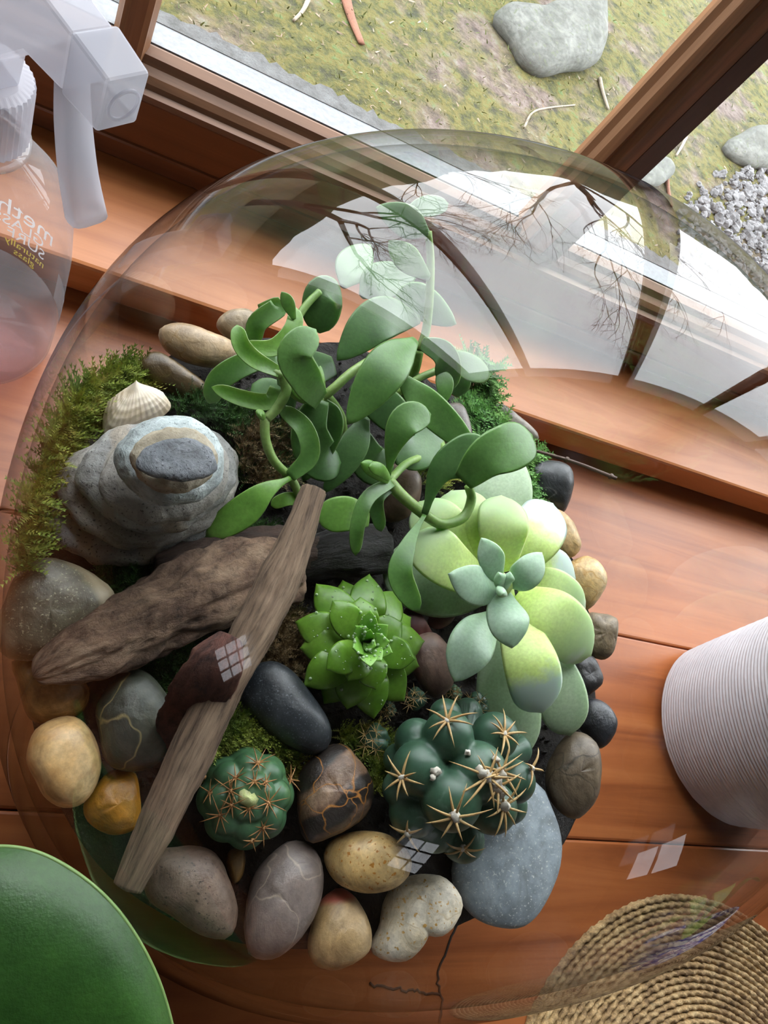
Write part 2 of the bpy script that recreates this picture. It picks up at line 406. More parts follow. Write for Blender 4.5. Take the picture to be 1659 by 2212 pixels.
# ------------------------------------------------------------------ pebbles
def pebble_vf(outline, z, thick=.7, tilt=.6, seed=1, rough=.03, power=.75, lump=.05, nth=44, nph=20, flatbot=.85, ridge=0.0, freq=1.0):
    """solid stone whose equator follows the given outline, laid in a plane through height z"""
    pts = np.array(outline, float); dense = spline(pts, 96, True)
    c = dense.mean(0); P0 = at(c[0], c[1], z); v = nz(CAM - P0)
    n = nz(np.array([0, 0, 1.0]) * (1 - tilt) + v * tilt)
    Q = np.array([onplane(q[0], q[1], P0, n) for q in dense]) - P0
    e1 = nz(Q[0] - np.dot(Q[0], n) * n); e2 = np.cross(n, e1)
    ang = np.arctan2(Q @ e2, Q @ e1); rad = np.hypot(Q @ e1, Q @ e2)
    o = np.argsort(ang); ang, rad = ang[o], rad[o]
    th = np.linspace(-math.pi, math.pi, nth, endpoint=False)
    R = np.interp(th, ang, rad, period=2 * math.pi)
    mean = rad.mean(); b = np.percentile(rad, 15)
    hgt = thick * b
    ph = np.linspace(-math.pi / 2, math.pi / 2, nph)
    V = []
    for p in ph:
        cp = max(math.cos(p), 0.0) ** power; sp = math.sin(p)
        for t, r in zip(th, R):
            rr = r * cp * (.96 + .04 * cp)
            V.append(P0 + e1 * rr * math.cos(t) + e2 * rr * math.sin(t) + n * hgt * sp * (1 if sp > 0 else flatbot))
    V = np.array(V); d = V - P0; dl = np.linalg.norm(d, axis=1)[:, None] + 1e-9; dirn = d / dl
    S = d / mean
    w1 = wave(S, 2.2 * freq, seed, 2); w2 = wave(S, 8 * freq, seed + 50, 3)
    cosw = np.clip(np.abs(dirn @ n), 0, 1)
    disp = lump * w1 * cosw * mean + rough * w2 * mean * .5
    if ridge:
        disp -= ridge * mean * np.clip(1 - np.abs(wave(S, 3.1, seed + 9, 2)) * 9, 0, 1) * (.3 + .7 * cosw)
    V = V + dirn * disp[:, None]
    V[:nth] = V[:nth].mean(0); V[-nth:] = V[-nth:].mean(0)
    return V, gridfaces(nph, nth, False, True), P0, n
def pebble(name, label, cat, outline, z, mat, group=None, **kw):
    V, F, P0, n = pebble_vf(outline, z, **kw)
    o = mesh(name, V, F, mat); tag(o, label, cat, group); return o

BEDZ = .106
BC = np.array([.373, .275, .376]) * .42; BA = .396 * .42
HA = (-.023, -.011, .003, -.014)
def bowl_r(th, z, a=BA):
    s = math.sqrt(max(0, 1 - ((z - BC[2]) / a) ** 2))
    return a * s * (1 + s * s * (HA[0] * math.cos(4 * th) + HA[1] * math.sin(4 * th) + HA[2] * math.cos(3 * th) + HA[3] * math.sin(3 * th)))
def bowl_surf(a, zmin, nth=160, nph=90):
    V = []; ph0 = math.asin(max(-1, (zmin - BC[2]) / a))
    for p in np.linspace(ph0, math.pi / 2, nph):
        z = BC[2] + a * math.sin(p)
        for t in np.linspace(0, 2 * math.pi, nth, endpoint=False):
            r = bowl_r(t, z, a); V.append((BC[0] + r * math.cos(t), BC[1] + r * math.sin(t), z))
    F = gridfaces(nph, nth, False, True)
    V.append((BC[0], BC[1], zmin)); k = len(V) - 1
    F += [(k, (j + 1) % nth, j) for j in range(nth)]
    return V, F
b = MB(); V, F = bowl_surf(BA, .0005); b.add(V, F)
V, F = bowl_surf(BA - .0045, .007); b.add(V, [f[::-1] for f in F])
nf = len(F)
bowl = b.build('glass_terrarium', [M['bowl'], M['bowl_in']])
for pl in bowl.data.polygons[nf:]: pl.material_index = 1
tag(bowl, 'large round clear glass terrarium bowl filled with succulents and pebbles', 'terrarium')

# soil
M['soil'] = mottled('black potting soil', [(.004, .003, .0025), (.012, .009, .007), (.03, .022, .017)], 160, .75, bstr=1, bdist=.003)
nth, nr = 140, 46; V = []
ai = BA - .0052
def soil_h(x, y):
    q = np.array([x, y, 0.0]); r = math.hypot(x - BC[0], y - BC[1]) / .155
    return BEDZ - .002 - .004 * r * r + .0025 * float(wave(q[None], 90, 3, 3)[0]) + .0012 * float(wave(q[None], 700, 4, 2)[0])
for i in range(nr):
    for t in np.linspace(0, 2 * math.pi, nth, endpoint=False):
        r = i / (nr - 1) * (bowl_r(t, .1005, ai) - .0005); x, y = BC[0] + r * math.cos(t), BC[1] + r * math.sin(t)
        V.append((x, y, soil_h(x, y) if i < nr - 1 else .0985 + .003 * math.sin(9 * t) + .002 * math.sin(23 * t)))
for z in np.linspace(.091, .0085, 16):
    for t in np.linspace(0, 2 * math.pi, nth, endpoint=False):
        r = bowl_r(t, z, ai) - .0006; V.append((BC[0] + r * math.cos(t), BC[1] + r * math.sin(t), z))
F = gridfaces(nr + 16, nth, False, True)
F.append([(nr + 15) * nth + j for j in range(nth)][::-1])
soil = mesh('soil_bed', V, F, M['soil']); tag(soil, 'black potting soil filling the lower part of the glass bowl', 'soil', kind='stuff')
# crumbs of soil
b = MB(); rr = random.Random(5)
for k in range(2200):
    a = rr.uniform(0, 6.283); r = math.sqrt(rr.random()) * .143; x, y = BC[0] + r * math.cos(a), BC[1] + r * math.sin(a)
    s = rr.uniform(.0006, .0022); z = soil_h(x, y) + s * .3
    q = np.array([[1, 0, 0], [-1, 0, 0], [0, 1, 0], [0, -1, 0], [0, 0, 1], [0, 0, -1]], float) * s * np.array([rr.uniform(.5, 1.3), rr.uniform(.5, 1.3), rr.uniform(.5, 1.2)])
    b.add(q + (x, y, z), [(0, 2, 4), (2, 1, 4), (1, 3, 4), (3, 0, 4), (2, 0, 5), (1, 2, 5), (3, 1, 5), (0, 3, 5)])
tag(b.build('soil_crumbs', M['soil'], smooth=False), 'loose black crumbs of soil scattered between the pebbles', 'soil', kind='stuff')

PB = 'river pebbles around the soil bed'
def st(label, outline, mat, z=.116, **kw):
    kw.setdefault('thick', .8); kw.setdefault('seed', len(label) + int(outline[0][0]))
    return pebble('pebble', label, 'pebble', outline, z, mat, PB, **kw)
S = stone_mat
st('big wet olive grey pebble with a pale quartz band, left of the driftwood',
   [(30, 1251), (89, 1205), (160, 1220), (211, 1247), (249, 1285), (236, 1337), (181, 1375), (127, 1405), (72, 1428), (25, 1424), (-2, 1403), (-8, 1340), (8, 1300)],
   S([(.055, .05, .032), (.13, .118, .08), (.235, .195, .12)], 34, .3, band=((.33, .27, .17), 7, (0, 0, 2.2), .70), speck=((0.309, 0.284, 0.187), 1100)), .124, ridge=.05)
st('dark amber brown pebble tucked under the left tip of the driftwood',
   [(25, 1430), (38, 1480), (55, 1540), (85, 1562), (148, 1555), (186, 1530), (192, 1485), (150, 1440), (80, 1420)],
   S([(.11, .055, .014), (.24, .125, .035), (.34, .21, .08)], 50, .25), .114)
st('smooth cream and apricot egg-shaped pebble at the left edge',
   [(57, 1627), (76, 1576), (127, 1549), (169, 1551), (203, 1589), (219, 1648), (207, 1699), (177, 1737), (135, 1745), (97, 1724), (76, 1686), (59, 1652)],
   S([(0.523, 0.266, 0.071), (0.703, 0.471, 0.215), (0.772, 0.626, 0.382)], 30, .33, bstr=.15), .118, lump=.03, rough=.01)
st('dark green grey pebble with thin pale crack lines, right of the cream egg pebble',
   [(211, 1572), (207, 1530), (236, 1479), (270, 1454), (304, 1448), (338, 1471), (371, 1517), (380, 1564), (367, 1610), (342, 1648), (304, 1667), (253, 1663), (224, 1635)],
   S([(0.022, 0.027, 0.019), (0.050, 0.056, 0.040), (0.088, 0.081, 0.051)], 35, .35, vein=((0.275, 0.214, 0.092), 22, .012)), .122, lump=.03, ridge=.025)
st('wet ochre brown lumpy pebble below the cream egg pebble',
   [(181, 1737), (219, 1682), (253, 1661), (291, 1669), (302, 1715), (304, 1762), (291, 1791), (257, 1804), (228, 1800), (190, 1775)],
   S([(0.221, 0.087, 0.003), (0.418, 0.186, 0.021), (0.543, 0.299, 0.067)], 40, .28), .112, ridge=.08, lump=.08)
st('large dusty mauve brown pebble touching the lower end of the long stick',
   [(309, 1899), (333, 1841), (386, 1829), (434, 1827), (468, 1846), (496, 1899), (513, 1962), (506, 2010), (477, 2029), (424, 2015), (366, 1976), (323, 1947)],
   S([(0.090, 0.059, 0.041), (0.168, 0.114, 0.083), (0.246, 0.179, 0.136)], 30, .42, speck=((0.053, 0.034, 0.028), 800)), .112, lump=.03)
st('long grey brown pebble with fine pale cracks, standing at the front',
   [(528, 1986), (545, 1899), (578, 1851), (622, 1817), (665, 1822), (694, 1860), (697, 1918), (680, 1976), (641, 2034), (598, 2068), (559, 2072), (533, 2053)],
   S([(0.124, 0.094, 0.082), (0.196, 0.154, 0.135), (0.278, 0.223, 0.199)], 25, .36, vein=((0.331, 0.270, 0.209), 26, .012)), .112, ridge=.03)
st('tan egg-shaped pebble freckled with rust, at the front',
   [(699, 1845), (720, 1812), (772, 1795), (830, 1800), (870, 1825), (888, 1860), (880, 1895), (845, 1922), (790, 1930), (740, 1915), (710, 1885)],
   S([(0.433, 0.250, 0.067), (0.618, 0.423, 0.179), (0.695, 0.524, 0.280)], 30, .42, speck=((0.364, 0.145, 0.011), 620), bstr=.2), .120, lump=.015, rough=.01)
st('tan pebble stained with pink red streaks, lowest in the front row',
   [(665, 2034), (685, 1957), (723, 1921), (757, 1928), (791, 1976), (802, 2024), (790, 2063), (733, 2094), (694, 2092), (670, 2068)],
   S([(0.301, 0.179, 0.069), (0.447, 0.301, 0.142), (0.549, 0.402, 0.219)], 30, .33, band=((0.399, 0.094, 0.057), 9, (0, .5, 1.2), .7)), .108, lump=.04)
st('off-white kidney-shaped pebble with a notch, at the front',
   [(800, 2044), (816, 2002), (831, 1940), (857, 1904), (904, 1888), (955, 1893), (992, 1930), (997, 1966), (976, 2007), (945, 2025), (927, 2018), (909, 2049), (878, 2075), (841, 2077), (810, 2064)],
   S([(0.546, 0.424, 0.241), (0.718, 0.644, 0.498), (0.792, 0.743, 0.645)], 26, .42, speck=((0.455, 0.260, 0.065), 500), vein=((0.521, 0.423, 0.277), 30, .012)), .110, lump=.04)
st('wide flat blue grey stone lying under the big cactus',
   [(1157, 1690), (1193, 1749), (1212, 1811), (1209, 1873), (1188, 1930), (1157, 1981), (1121, 2005), (1069, 2002), (1023, 1981), (990, 1940), (975, 1880), (1000, 1800), (1070, 1720)],
   S([(0.164, 0.200, 0.231), (0.243, 0.286, 0.316), (0.324, 0.361, 0.385)], 18, .55, speck=((0.419, 0.431, 0.419), 1000), bstr=.2), .112, thick=.30, tilt=.35, lump=.02, rough=.006)
st('brown grey pebble with a network of cracks, right of the big cactus',
   [(1178, 1690), (1188, 1642), (1222, 1589), (1255, 1582), (1289, 1608), (1297, 1670), (1289, 1723), (1246, 1769), (1198, 1743)],
   S([(0.063, 0.045, 0.027), (0.137, 0.100, 0.063), (0.230, 0.175, 0.114)], 34, .4, vein=((0.037, 0.028, 0.018), 40, .025)), .118, ridge=.06, lump=.03)
st('glossy black angular pebble under the drooping pale leaf tip at the right',
   [(1246, 1560), (1265, 1512), (1304, 1516), (1333, 1555), (1323, 1593), (1294, 1618), (1260, 1584)],
   S([(0.012, 0.013, 0.017), (0.029, 0.032, 0.037), (0.065, 0.065, 0.071)], 50, .28), .112, lump=.08)
st('small rough black pebble at the right rim beside the pale leaves',
   [(1236, 1420), (1275, 1415), (1294, 1439), (1302, 1468), (1280, 1497), (1256, 1502), (1241, 1468)],
   S([(0.015, 0.014, 0.016), (0.035, 0.032, 0.033), (0.071, 0.065, 0.065)], 60, .35), .112, rough=.08, lump=.1)
st('taupe pebble with a deep socket in its side, at the right rim',
   [(1265, 1330), (1299, 1325), (1328, 1333), (1334, 1357), (1323, 1410), (1299, 1426), (1268, 1405)],
   S([(0.127, 0.090, 0.053), (0.241, 0.180, 0.113), (0.324, 0.251, 0.165)], 40, .4), .114, ridge=.12)
st('cream pebble with orange tint, upper part of the right rim',
   [(1222, 1225), (1265, 1201), (1299, 1222), (1309, 1256), (1289, 1299), (1260, 1319), (1231, 1285)],
   S([(0.496, 0.301, 0.093), (0.680, 0.472, 0.228), (0.768, 0.646, 0.426)], 36, .35, vein=((0.454, 0.259, 0.076), 34, .015)), .114, lump=.05)
st('bumpy tan pebble wedged above the cream pebble at the right rim',
   [(1165, 1097), (1207, 1101), (1238, 1129), (1254, 1177), (1242, 1200), (1215, 1205), (1185, 1157)],
   S([(0.356, 0.209, 0.075), (0.532, 0.361, 0.166), (0.630, 0.484, 0.276)], 50, .4), .114, lump=.12, rough=.06)
st('charcoal pebble with a brown cap beside the fern moss at the upper right',
   [(1130, 1030), (1155, 998), (1199, 996), (1230, 1010), (1237, 1050), (1222, 1101), (1210, 1109), (1160, 1092)],
   S([(0.018, 0.019, 0.021), (0.039, 0.043, 0.046), (0.075, 0.075, 0.075)], 26, .35, vein=((0.100, 0.100, 0.094), 20, .012)), .113)
st('flat grey brown pebble at the far rim behind the green moss',
   [(1055, 883), (1079, 871), (1115, 895), (1159, 934), (1159, 954), (1119, 954), (1087, 938), (1060, 908)],
   S([(0.124, 0.100, 0.076), (0.217, 0.180, 0.143), (0.299, 0.250, 0.201)], 30, .4), .112)
st('grey pebble half hidden behind the jade leaves',
   [(950, 884), (994, 872), (1016, 921), (1014, 960), (965, 985), (935, 930)],
   S([(0.114, 0.089, 0.077), (0.185, 0.154, 0.136), (0.246, 0.209, 0.185)], 30, .35), .114)
st('brown pebble in the shade under the jade stems',
   [(832, 1020), (870, 1002), (909, 1031), (900, 1095), (861, 1127), (824, 1113)],
   S([(0.085, 0.049, 0.031), (0.148, 0.094, 0.063), (0.212, 0.139, 0.090)], 30, .4), .112)
st('long tan pebble at the far left rim beside the jade plant',
   [(345, 712), (391, 698), (452, 716), (503, 740), (510, 775), (470, 795), (409, 785), (355, 755)],
   S([(0.289, 0.179, 0.082), (0.464, 0.330, 0.196), (0.574, 0.440, 0.306)], 32, .35, vein=((0.322, 0.200, 0.078), 26, .012)), .112)
st('beige pebble behind the curled jade leaves, farthest of all',
   [(467, 705), (490, 673), (531, 668), (562, 690), (558, 728), (508, 740)],
   S([(0.295, 0.210, 0.125), (0.377, 0.286, 0.182), (0.459, 0.361, 0.239)], 30, .4), .110)
st('wet dark brown oblong pebble above the seashell',
   [(300, 783), (326, 761), (354, 766), (398, 795), (445, 830), (450, 856), (412, 868), (344, 842), (303, 812)],
   S([(0.048, 0.030, 0.012), (0.107, 0.070, 0.031), (0.201, 0.140, 0.073)], 40, .22), .112, ridge=.05)
st('long black wet pebble between the rosette and the small round cactus',
   [(519, 1513), (544, 1445), (582, 1428), (625, 1445), (675, 1503), (713, 1567), (710, 1610), (675, 1631), (625, 1614), (561, 1572)],
   S([(0.011, 0.014, 0.018), (0.025, 0.030, 0.035), (0.054, 0.060, 0.067)], 18, .33, speck=((0.098, 0.110, 0.122), 1300), stretch=(1, 1, 1)), .122, lump=.03)
st('pebble striped black and rust red, right of the small round cactus',
   [(643, 1714), (653, 1661), (696, 1618), (740, 1606), (769, 1632), (802, 1680), (807, 1724), (778, 1772), (720, 1806), (672, 1820), (648, 1791)],
   S([(0.108, 0.053, 0.029), (0.191, 0.118, 0.075), (0.295, 0.204, 0.136)], 60, .3, band=((0.023, 0.018, 0.015), 16, (0.274, 0.152, 0.823), .52), vein=((0.396, 0.164, 0.030), 60, .02)), .122, ridge=.06, lump=.06)
st('mauve brown pebble beside the green rosette',
   [(885, 1439), (893, 1381), (937, 1366), (971, 1401), (984, 1449), (971, 1490), (933, 1506)],
   S([(0.149, 0.082, 0.064), (0.232, 0.147, 0.116), (0.304, 0.207, 0.164)], 30, .42), .118)
st('small amber pebble half buried beneath the small round cactus',
   [(488, 1860), (501, 1834), (528, 1839), (525, 1888), (505, 1908)],
   S([(0.142, 0.069, 0.014), (0.217, 0.119, 0.034), (0.291, 0.169, 0.059)], 40, .35), .106)

# cairn of flat stones
CG = 'flat grey stones stacked as a cairn'
M['cairn_grey'] = S([(.20, .20, .19), (.36, .355, .34), (.50, .48, .45)], 22, .7, speck=((.10, .10, .10), 950), band=((.36, .31, .25), 14, (.9, .4, .2), .72), bstr=.9)
M['cairn_warm'] = S([(.24, .225, .20), (.40, .375, .34), (.52, .48, .43)], 22, .7, speck=((.12, .115, .11), 950), bstr=.9)
M['cairn_blue'] = S([(.36, .42, .43), (.54, .61, .61), (.68, .72, .72)], 30, .7, speck=((.2, .24, .24), 950), bstr=.8)
M['cairn_tan'] = S([(.33, .27, .18), (.43, .375, .28), (.52, .48, .40)], 30, .7, speck=((.25, .2, .12), 950), bstr=.6)
M['cairn_top'] = S([(.10, .11, .125), (.20, .215, .235), (.30, .31, .33)], 34, .75, speck=((.06, .065, .075), 950), bstr=.8)
def cs(label, outline, z, mat, **kw):
    kw.setdefault('seed', int(outline[0][0]) + 7)
    kw.setdefault('power', .34)
    oc = np.mean(outline, 0); outline = [tuple(oc + (np.array(q) - oc) * kw.get('grow', 1.04)) for q in outline]; kw.pop('grow', None)
    pebble('cairn_stone', label, 'stone', outline, z, mat, CG, tilt=.12, rough=.07, lump=.05, nth=110, nph=30, ridge=.03, freq=1.3, **kw)
cs('broad bottom slab of the grey stone cairn, reaching farthest left',
   [(76, 1073), (90, 1038), (140, 1008), (200, 985), (280, 960), (360, 960), (430, 985), (480, 1030), (485, 1090), (445, 1141), (383, 1195), (311, 1213), (231, 1210), (166, 1193), (119, 1165), (83, 1120)], .117, M['cairn_grey'], thick=.22, grow=1.07)
cs('second slab of the cairn, wavy edged, on the bottom slab',
   [(128, 1040), (150, 1005), (195, 972), (250, 940), (330, 930), (420, 935), (480, 965), (503, 1005), (500, 1055), (478, 1100), (430, 1143), (370, 1168), (300, 1178), (240, 1168), (185, 1133), (145, 1088)], .129, M['cairn_warm'], thick=.24, grow=1.06)
cs('third slab of the cairn, pale and rounded',
   [(170, 1045), (190, 985), (240, 935), (330, 915), (430, 925), (490, 965), (506, 1010), (493, 1060), (455, 1100), (400, 1138), (320, 1150), (255, 1125), (205, 1090)], .139, M['cairn_grey'], thick=.28)
cs('fourth slab of the cairn, speckled grey, under the blue white stone',
   [(220, 1045), (235, 1000), (255, 965), (300, 935), (380, 925), (450, 945), (488, 995), (483, 1050), (440, 1098), (380, 1122), (311, 1130), (260, 1108), (232, 1080)], .152, M['cairn_warm'], thick=.30)
cs('blue white thick stone high in the cairn',
   [(252, 1000), (262, 960), (300, 920), (355, 906), (420, 915), (465, 955), (478, 1010), (455, 1055), (410, 1083), (350, 1088), (300, 1065), (268, 1035)], .168, M['cairn_blue'], thick=.42)
cs('small tan stone second from the top of the cairn',
   [(285, 985), (300, 955), (340, 932), (400, 928), (445, 950), (466, 985), (457, 1025), (420, 1053), (370, 1062), (325, 1050), (295, 1020)], .184, M['cairn_tan'], thick=.34)
cs('dark grey pointed stone on the very top of the cairn',
   [(296, 1005), (310, 975), (345, 955), (400, 950), (445, 965), (466, 998), (455, 1025), (420, 1036), (370, 1036), (325, 1025)], .195, M['cairn_top'], thick=.32, power=.6)

# ------------------------------------------------------------------ table
tb = empty('table', (.4, -.2, RZ0), 'reddish varnished plank table in front of the window ledge', 'table')
edges = [.324, .1660, .0205, -.128, -.274, -.42, -.57]
for k, (a, c) in enumerate(zip(edges[:-1], edges[1:])):
    ob = box('plank', -.75, 1.45, c + .0003, a - .0003, -.028, -.0008 * (k % 2) * .4, M['table_wood'], tb, bev=.0016)
for x in (-.68, 1.38):
    for y in (-.5, .24): box('leg', x - .03, x + .03, y - .03, y + .03, RZ0, -.0286, M['table_wood'], tb, bev=.004)
for x0, x1, y in ((-.72, 1.42, -.5), (-.72, 1.42, .25)): box('apron', x0 + .06, x1 - .06, y - .012, y + .012, -.10, -.0288, M['table_wood'], tb, bev=.002)
M['crack'] = plain('dark crack', (.02, .012, .008), .9)
for pts in ([(992, 1985), (962, 2060), (948, 2110), (955, 2160), (950, 2230)], [(800, 2128), (880, 2138), (950, 2150)]):
    P = spline([at(x, y, .0003) for x, y in pts], 24); P[:, :2] += rng.normal(0, .0006, (24, 2))
    V, F = tube_vf(P, .0007, 5, (0, 0, 1), .3); mesh('crack', V, F, M['crack'], tb)
for (x, y, s) in ():
    c = at(x, y, .0002); V, F = lathe_vf([(0, .0004), (s * .6, .0005), (s, .0001)], c, 14, 1.3, .8, .4)
    if y > 1500: mesh('knot', V, F, M['crack'], tb)

# ------------------------------------------------------------------ driftwood
def bark_mat(name, cols, sc_=30, rough=.8, axis=None, bstr=1.0, stretch=.35):
    m, nt, p = newmat(name); at_ = N(nt, 'ShaderNodeAttribute', attribute_name='grain'); mp = N(nt, 'ShaderNodeMapping'); mp.inputs['Scale'].default_value = (1, 1, stretch); L(nt, at_.outputs['Vector'], mp.inputs['Vector']); v = mp.outputs['Vector']
    f = noise(nt, v, sc_, 8, .68, .25); h = noise(nt, v, sc_ * 4, 9, .72, .1)
    c = ramp(nt, f, [(.28 + .44 * i / (len(cols) - 1), x) for i, x in enumerate(cols)])
    c = mixc(nt, 1.0, c, ramp(nt, h, [(.34, (.32, .29, .27)), (.5, (.95, .93, .92)), (.66, (1.3, 1.27, 1.25))]), 'MULTIPLY')
    L(nt, c, p.inputs['Base Color']); p.inputs['Roughness'].default_value = rough
    bump(nt, p, h, bstr, .003); return m
def log(name, label, pts, widths, mat, flat=.6, rough=.10, grain=.06, seed=1, m=70, sides=40, hint=None, gfreq=10, cat='driftwood', capl=.035):
    """pts (px,py,z), widths in pixels; solid sweep with ridged relief running along it, both ends closed round"""
    P = np.array([at(x, y, z) for x, y, z in pts]); P = spline(P, m)
    wd = np.interp(np.linspace(0, 1, m), np.linspace(0, 1, len(widths)), widths)
    R = np.array([wd[i] * .5 * mpp(P[i]) for i in range(m)])
    e = np.linspace(0, 1, m); cap = np.clip(np.minimum(e, 1 - e) / capl, 0, 1); R = R * np.sqrt(1 - (1 - cap) ** 2 + .02)
    if hint is None: hint = [nz(nz(CAM - q) * .5 + np.array([0, 0, .5])) for q in P]
    T_, N_, B_ = frames(P, np.array(hint))
    Lh = np.concatenate([[0], np.cumsum(np.linalg.norm(np.diff(P, axis=0), axis=1))])
    V = []; mr = R.mean()
    for i in range(m):
        a = np.linspace(0, 2 * math.pi, sides, endpoint=False)
        q = np.stack([np.cos(a) * 1.1, np.sin(a) * 1.1, np.full(sides, Lh[i] / mr * .45)], -1)
        g1 = wave(q, 1.8, seed, 3); g2 = 1 - 2 * np.abs(wave(np.stack([a * 0 + np.cos(a) * 2, np.sin(a) * 2, np.full(sides, Lh[i] / mr * .22)], -1), gfreq * .4, seed + 3, 3))
        g3 = wave(q, 9, seed + 5, 3)
        r = R[i] * (1 + rough * g1 + grain * g2 + .35 * rough * g3)
        for j in range(sides): V.append(P[i] + B_[i] * r[j] * math.cos(a[j]) + N_[i] * r[j] * flat * math.sin(a[j]))
    F = gridfaces(m, sides, False, True)
    V.append(P[0]); V.append(P[-1]); k = len(V)
    for j in range(sides): F.append((k - 2, (j + 1) % sides, j)); F.append((k - 1, (m - 1) * sides + j, (m - 1) * sides + (j + 1) % sides))
    o = mesh(name, V, [f[::-1] for f in F], mat); ga = o.data.attributes.new('grain', 'FLOAT_VECTOR', 'POINT')
    G = np.zeros((len(V), 3)); aa = np.linspace(0, 2 * math.pi, sides, endpoint=False)
    for i in range(m): G[i * sides:(i + 1) * sides] = np.stack([np.cos(aa) * R.max(), np.sin(aa) * R.max(), np.full(sides, Lh[i])], -1)
    ga.data.foreach_set('vector', G.ravel().astype(np.float32))
    return tag(o, label, cat)
M['bark'] = bark_mat('brown bark', [(.06, .030, .018), (.17, .098, .060), (.30, .195, .125), (.40, .285, .19)], 75, stretch=.6)
M['stick'] = bark_mat('weathered stick', [(.15, .092, .055), (.30, .20, .128), (.42, .30, .20)], 150, stretch=.10)
M['redbark'] = bark_mat('red brown bark', [(.05, .018, .012), (.14, .05, .034), (.25, .11, .07)], 70, stretch=.7)
M['char'] = bark_mat('wet black wood', [(.004, .004, .004), (.014, .012, .011), (.03, .026, .023)], 50, .3)
log('driftwood_bark', 'broad rough brown bark driftwood lying flat under the long stick',
    [(72, 1462, .128), (150, 1425, .130), (250, 1378, .132), (350, 1325, .134), (450, 1285, .134), (560, 1242, .130), (650, 1228, .124)], [40, 105, 145, 155, 150, 145, 150, 130], M['bark'], .5, .24, .13, 4, 140, 72, gfreq=14)
log('driftwood_bark', 'dark upper ridge of bark behind the broad driftwood',
    [(330, 1225, .122), (420, 1212, .124), (520, 1195, .124), (620, 1190, .122), (720, 1200, .118)], [40, 75, 85, 100, 95, 60], bark_mat('dark bark', [(.03, .016, .011), (.07, .04, .028), (.12, .075, .055)], 45), .6, .18, .08, 9, 60, 36)
log('driftwood_chip', 'red brown flake of bark leaning on the long stick',
    [(375, 1620, .126), (402, 1560, .140), (436, 1495, .158), (470, 1430, .168), (500, 1372, .168)], [60, 100, 122, 108, 50], M['redbark'], .28, .22, .12, 6, 80, 48, capl=.02)
log('charred_wood', 'wet black charred wood end under the jade leaves',
    [(640, 1225, .114), (700, 1200, .118), (760, 1190, .120), (835, 1185, .120)], [80, 95, 105, 95], M['char'], .8, .18, .05, 8, 40, 32)
log('driftwood_stick', 'long straight pale grey brown stick lying across the bark',
    [(272, 1925, .140), (350, 1760, .146), (430, 1590, .152), (510, 1430, .157), (590, 1280, .160), (640, 1165, .162), (678, 1055, .163)], [62, 86, 92, 84, 96, 90, 66, 56], M['stick'], .8, .07, .05, 12, 150, 44, gfreq=16, capl=.008)
# twig
P = spline([at(1085, 955, .120), at(1150, 972, .128), at(1240, 998, .140), at(1332, 1034, .152)], 24)
b = MB(); V, F = tube_vf(P, np.linspace(.0008, .0011, 24), 6); b.add(V, F)
for k in (14, 22):
    V, F = tube_vf([P[k] - [0, 0, .0012], P[k] + [0, 0, .0012]], .0014, 6); b.add(V, F)
tag(b.build('twig', plain('brown twig', (.09, .05, .035), .6)), 'thin straight brown twig sticking out past the right rim pebbles', 'twig')

# ------------------------------------------------------------------ seashell
def shell():
    c0 = at(295, 885, .122); v = nz(nz(CAM - c0) * .6 + np.array([0, 0, .4]))
    apex = onplane(292, 826, c0, v); lo = [(222, 930), (232, 948), (262, 940), (300, 925), (340, 905), (370, 890)]
    nu, nv = 61, 22
    rim = spline([onplane(x, y, c0, v) for x, y in [(232, 868), (222, 905), (226, 940), (262, 942), (305, 925), (345, 905), (368, 880), (352, 848)]], nu)
    V = []; h = .011
    for i in range(nu):
        for j in range(nv):
            t = j / (nv - 1); s = t ** .6
            p = apex * (1 - s) + rim[i] * s
            rib = .00022 * math.cos(i / (nu - 1) * 2 * math.pi * 19) * min(1, t * 1.6) * (1 if 6 < i < 56 else .2)
            gr = .00018 * math.sin(t * 34)
            V.append(p + v * (h * (math.sin(math.pi * min(.97, (.12 + .88 * t) * .62 + .18)) * math.sin(math.pi * (.12 + .76 * i / (nu - 1))) ** .7 - .25) + rib + gr))
    m_ = len(V); V2 = [q - v * .0012 for q in V]
    F = gridfaces(nu, nv); F2 = [tuple(x + m_ for x in f[::-1]) for f in F]
    return mesh('seashell', V + V2, F + F2, mottled('cream shell', [(.50, .38, .24), (.66, .56, .43), (.72, .66, .55)], 60, .4, bstr=.15, fine=.1, sss=.1))
tag(shell(), 'cream ribbed clam seashell on the moss behind the stone cairn', 'shell')

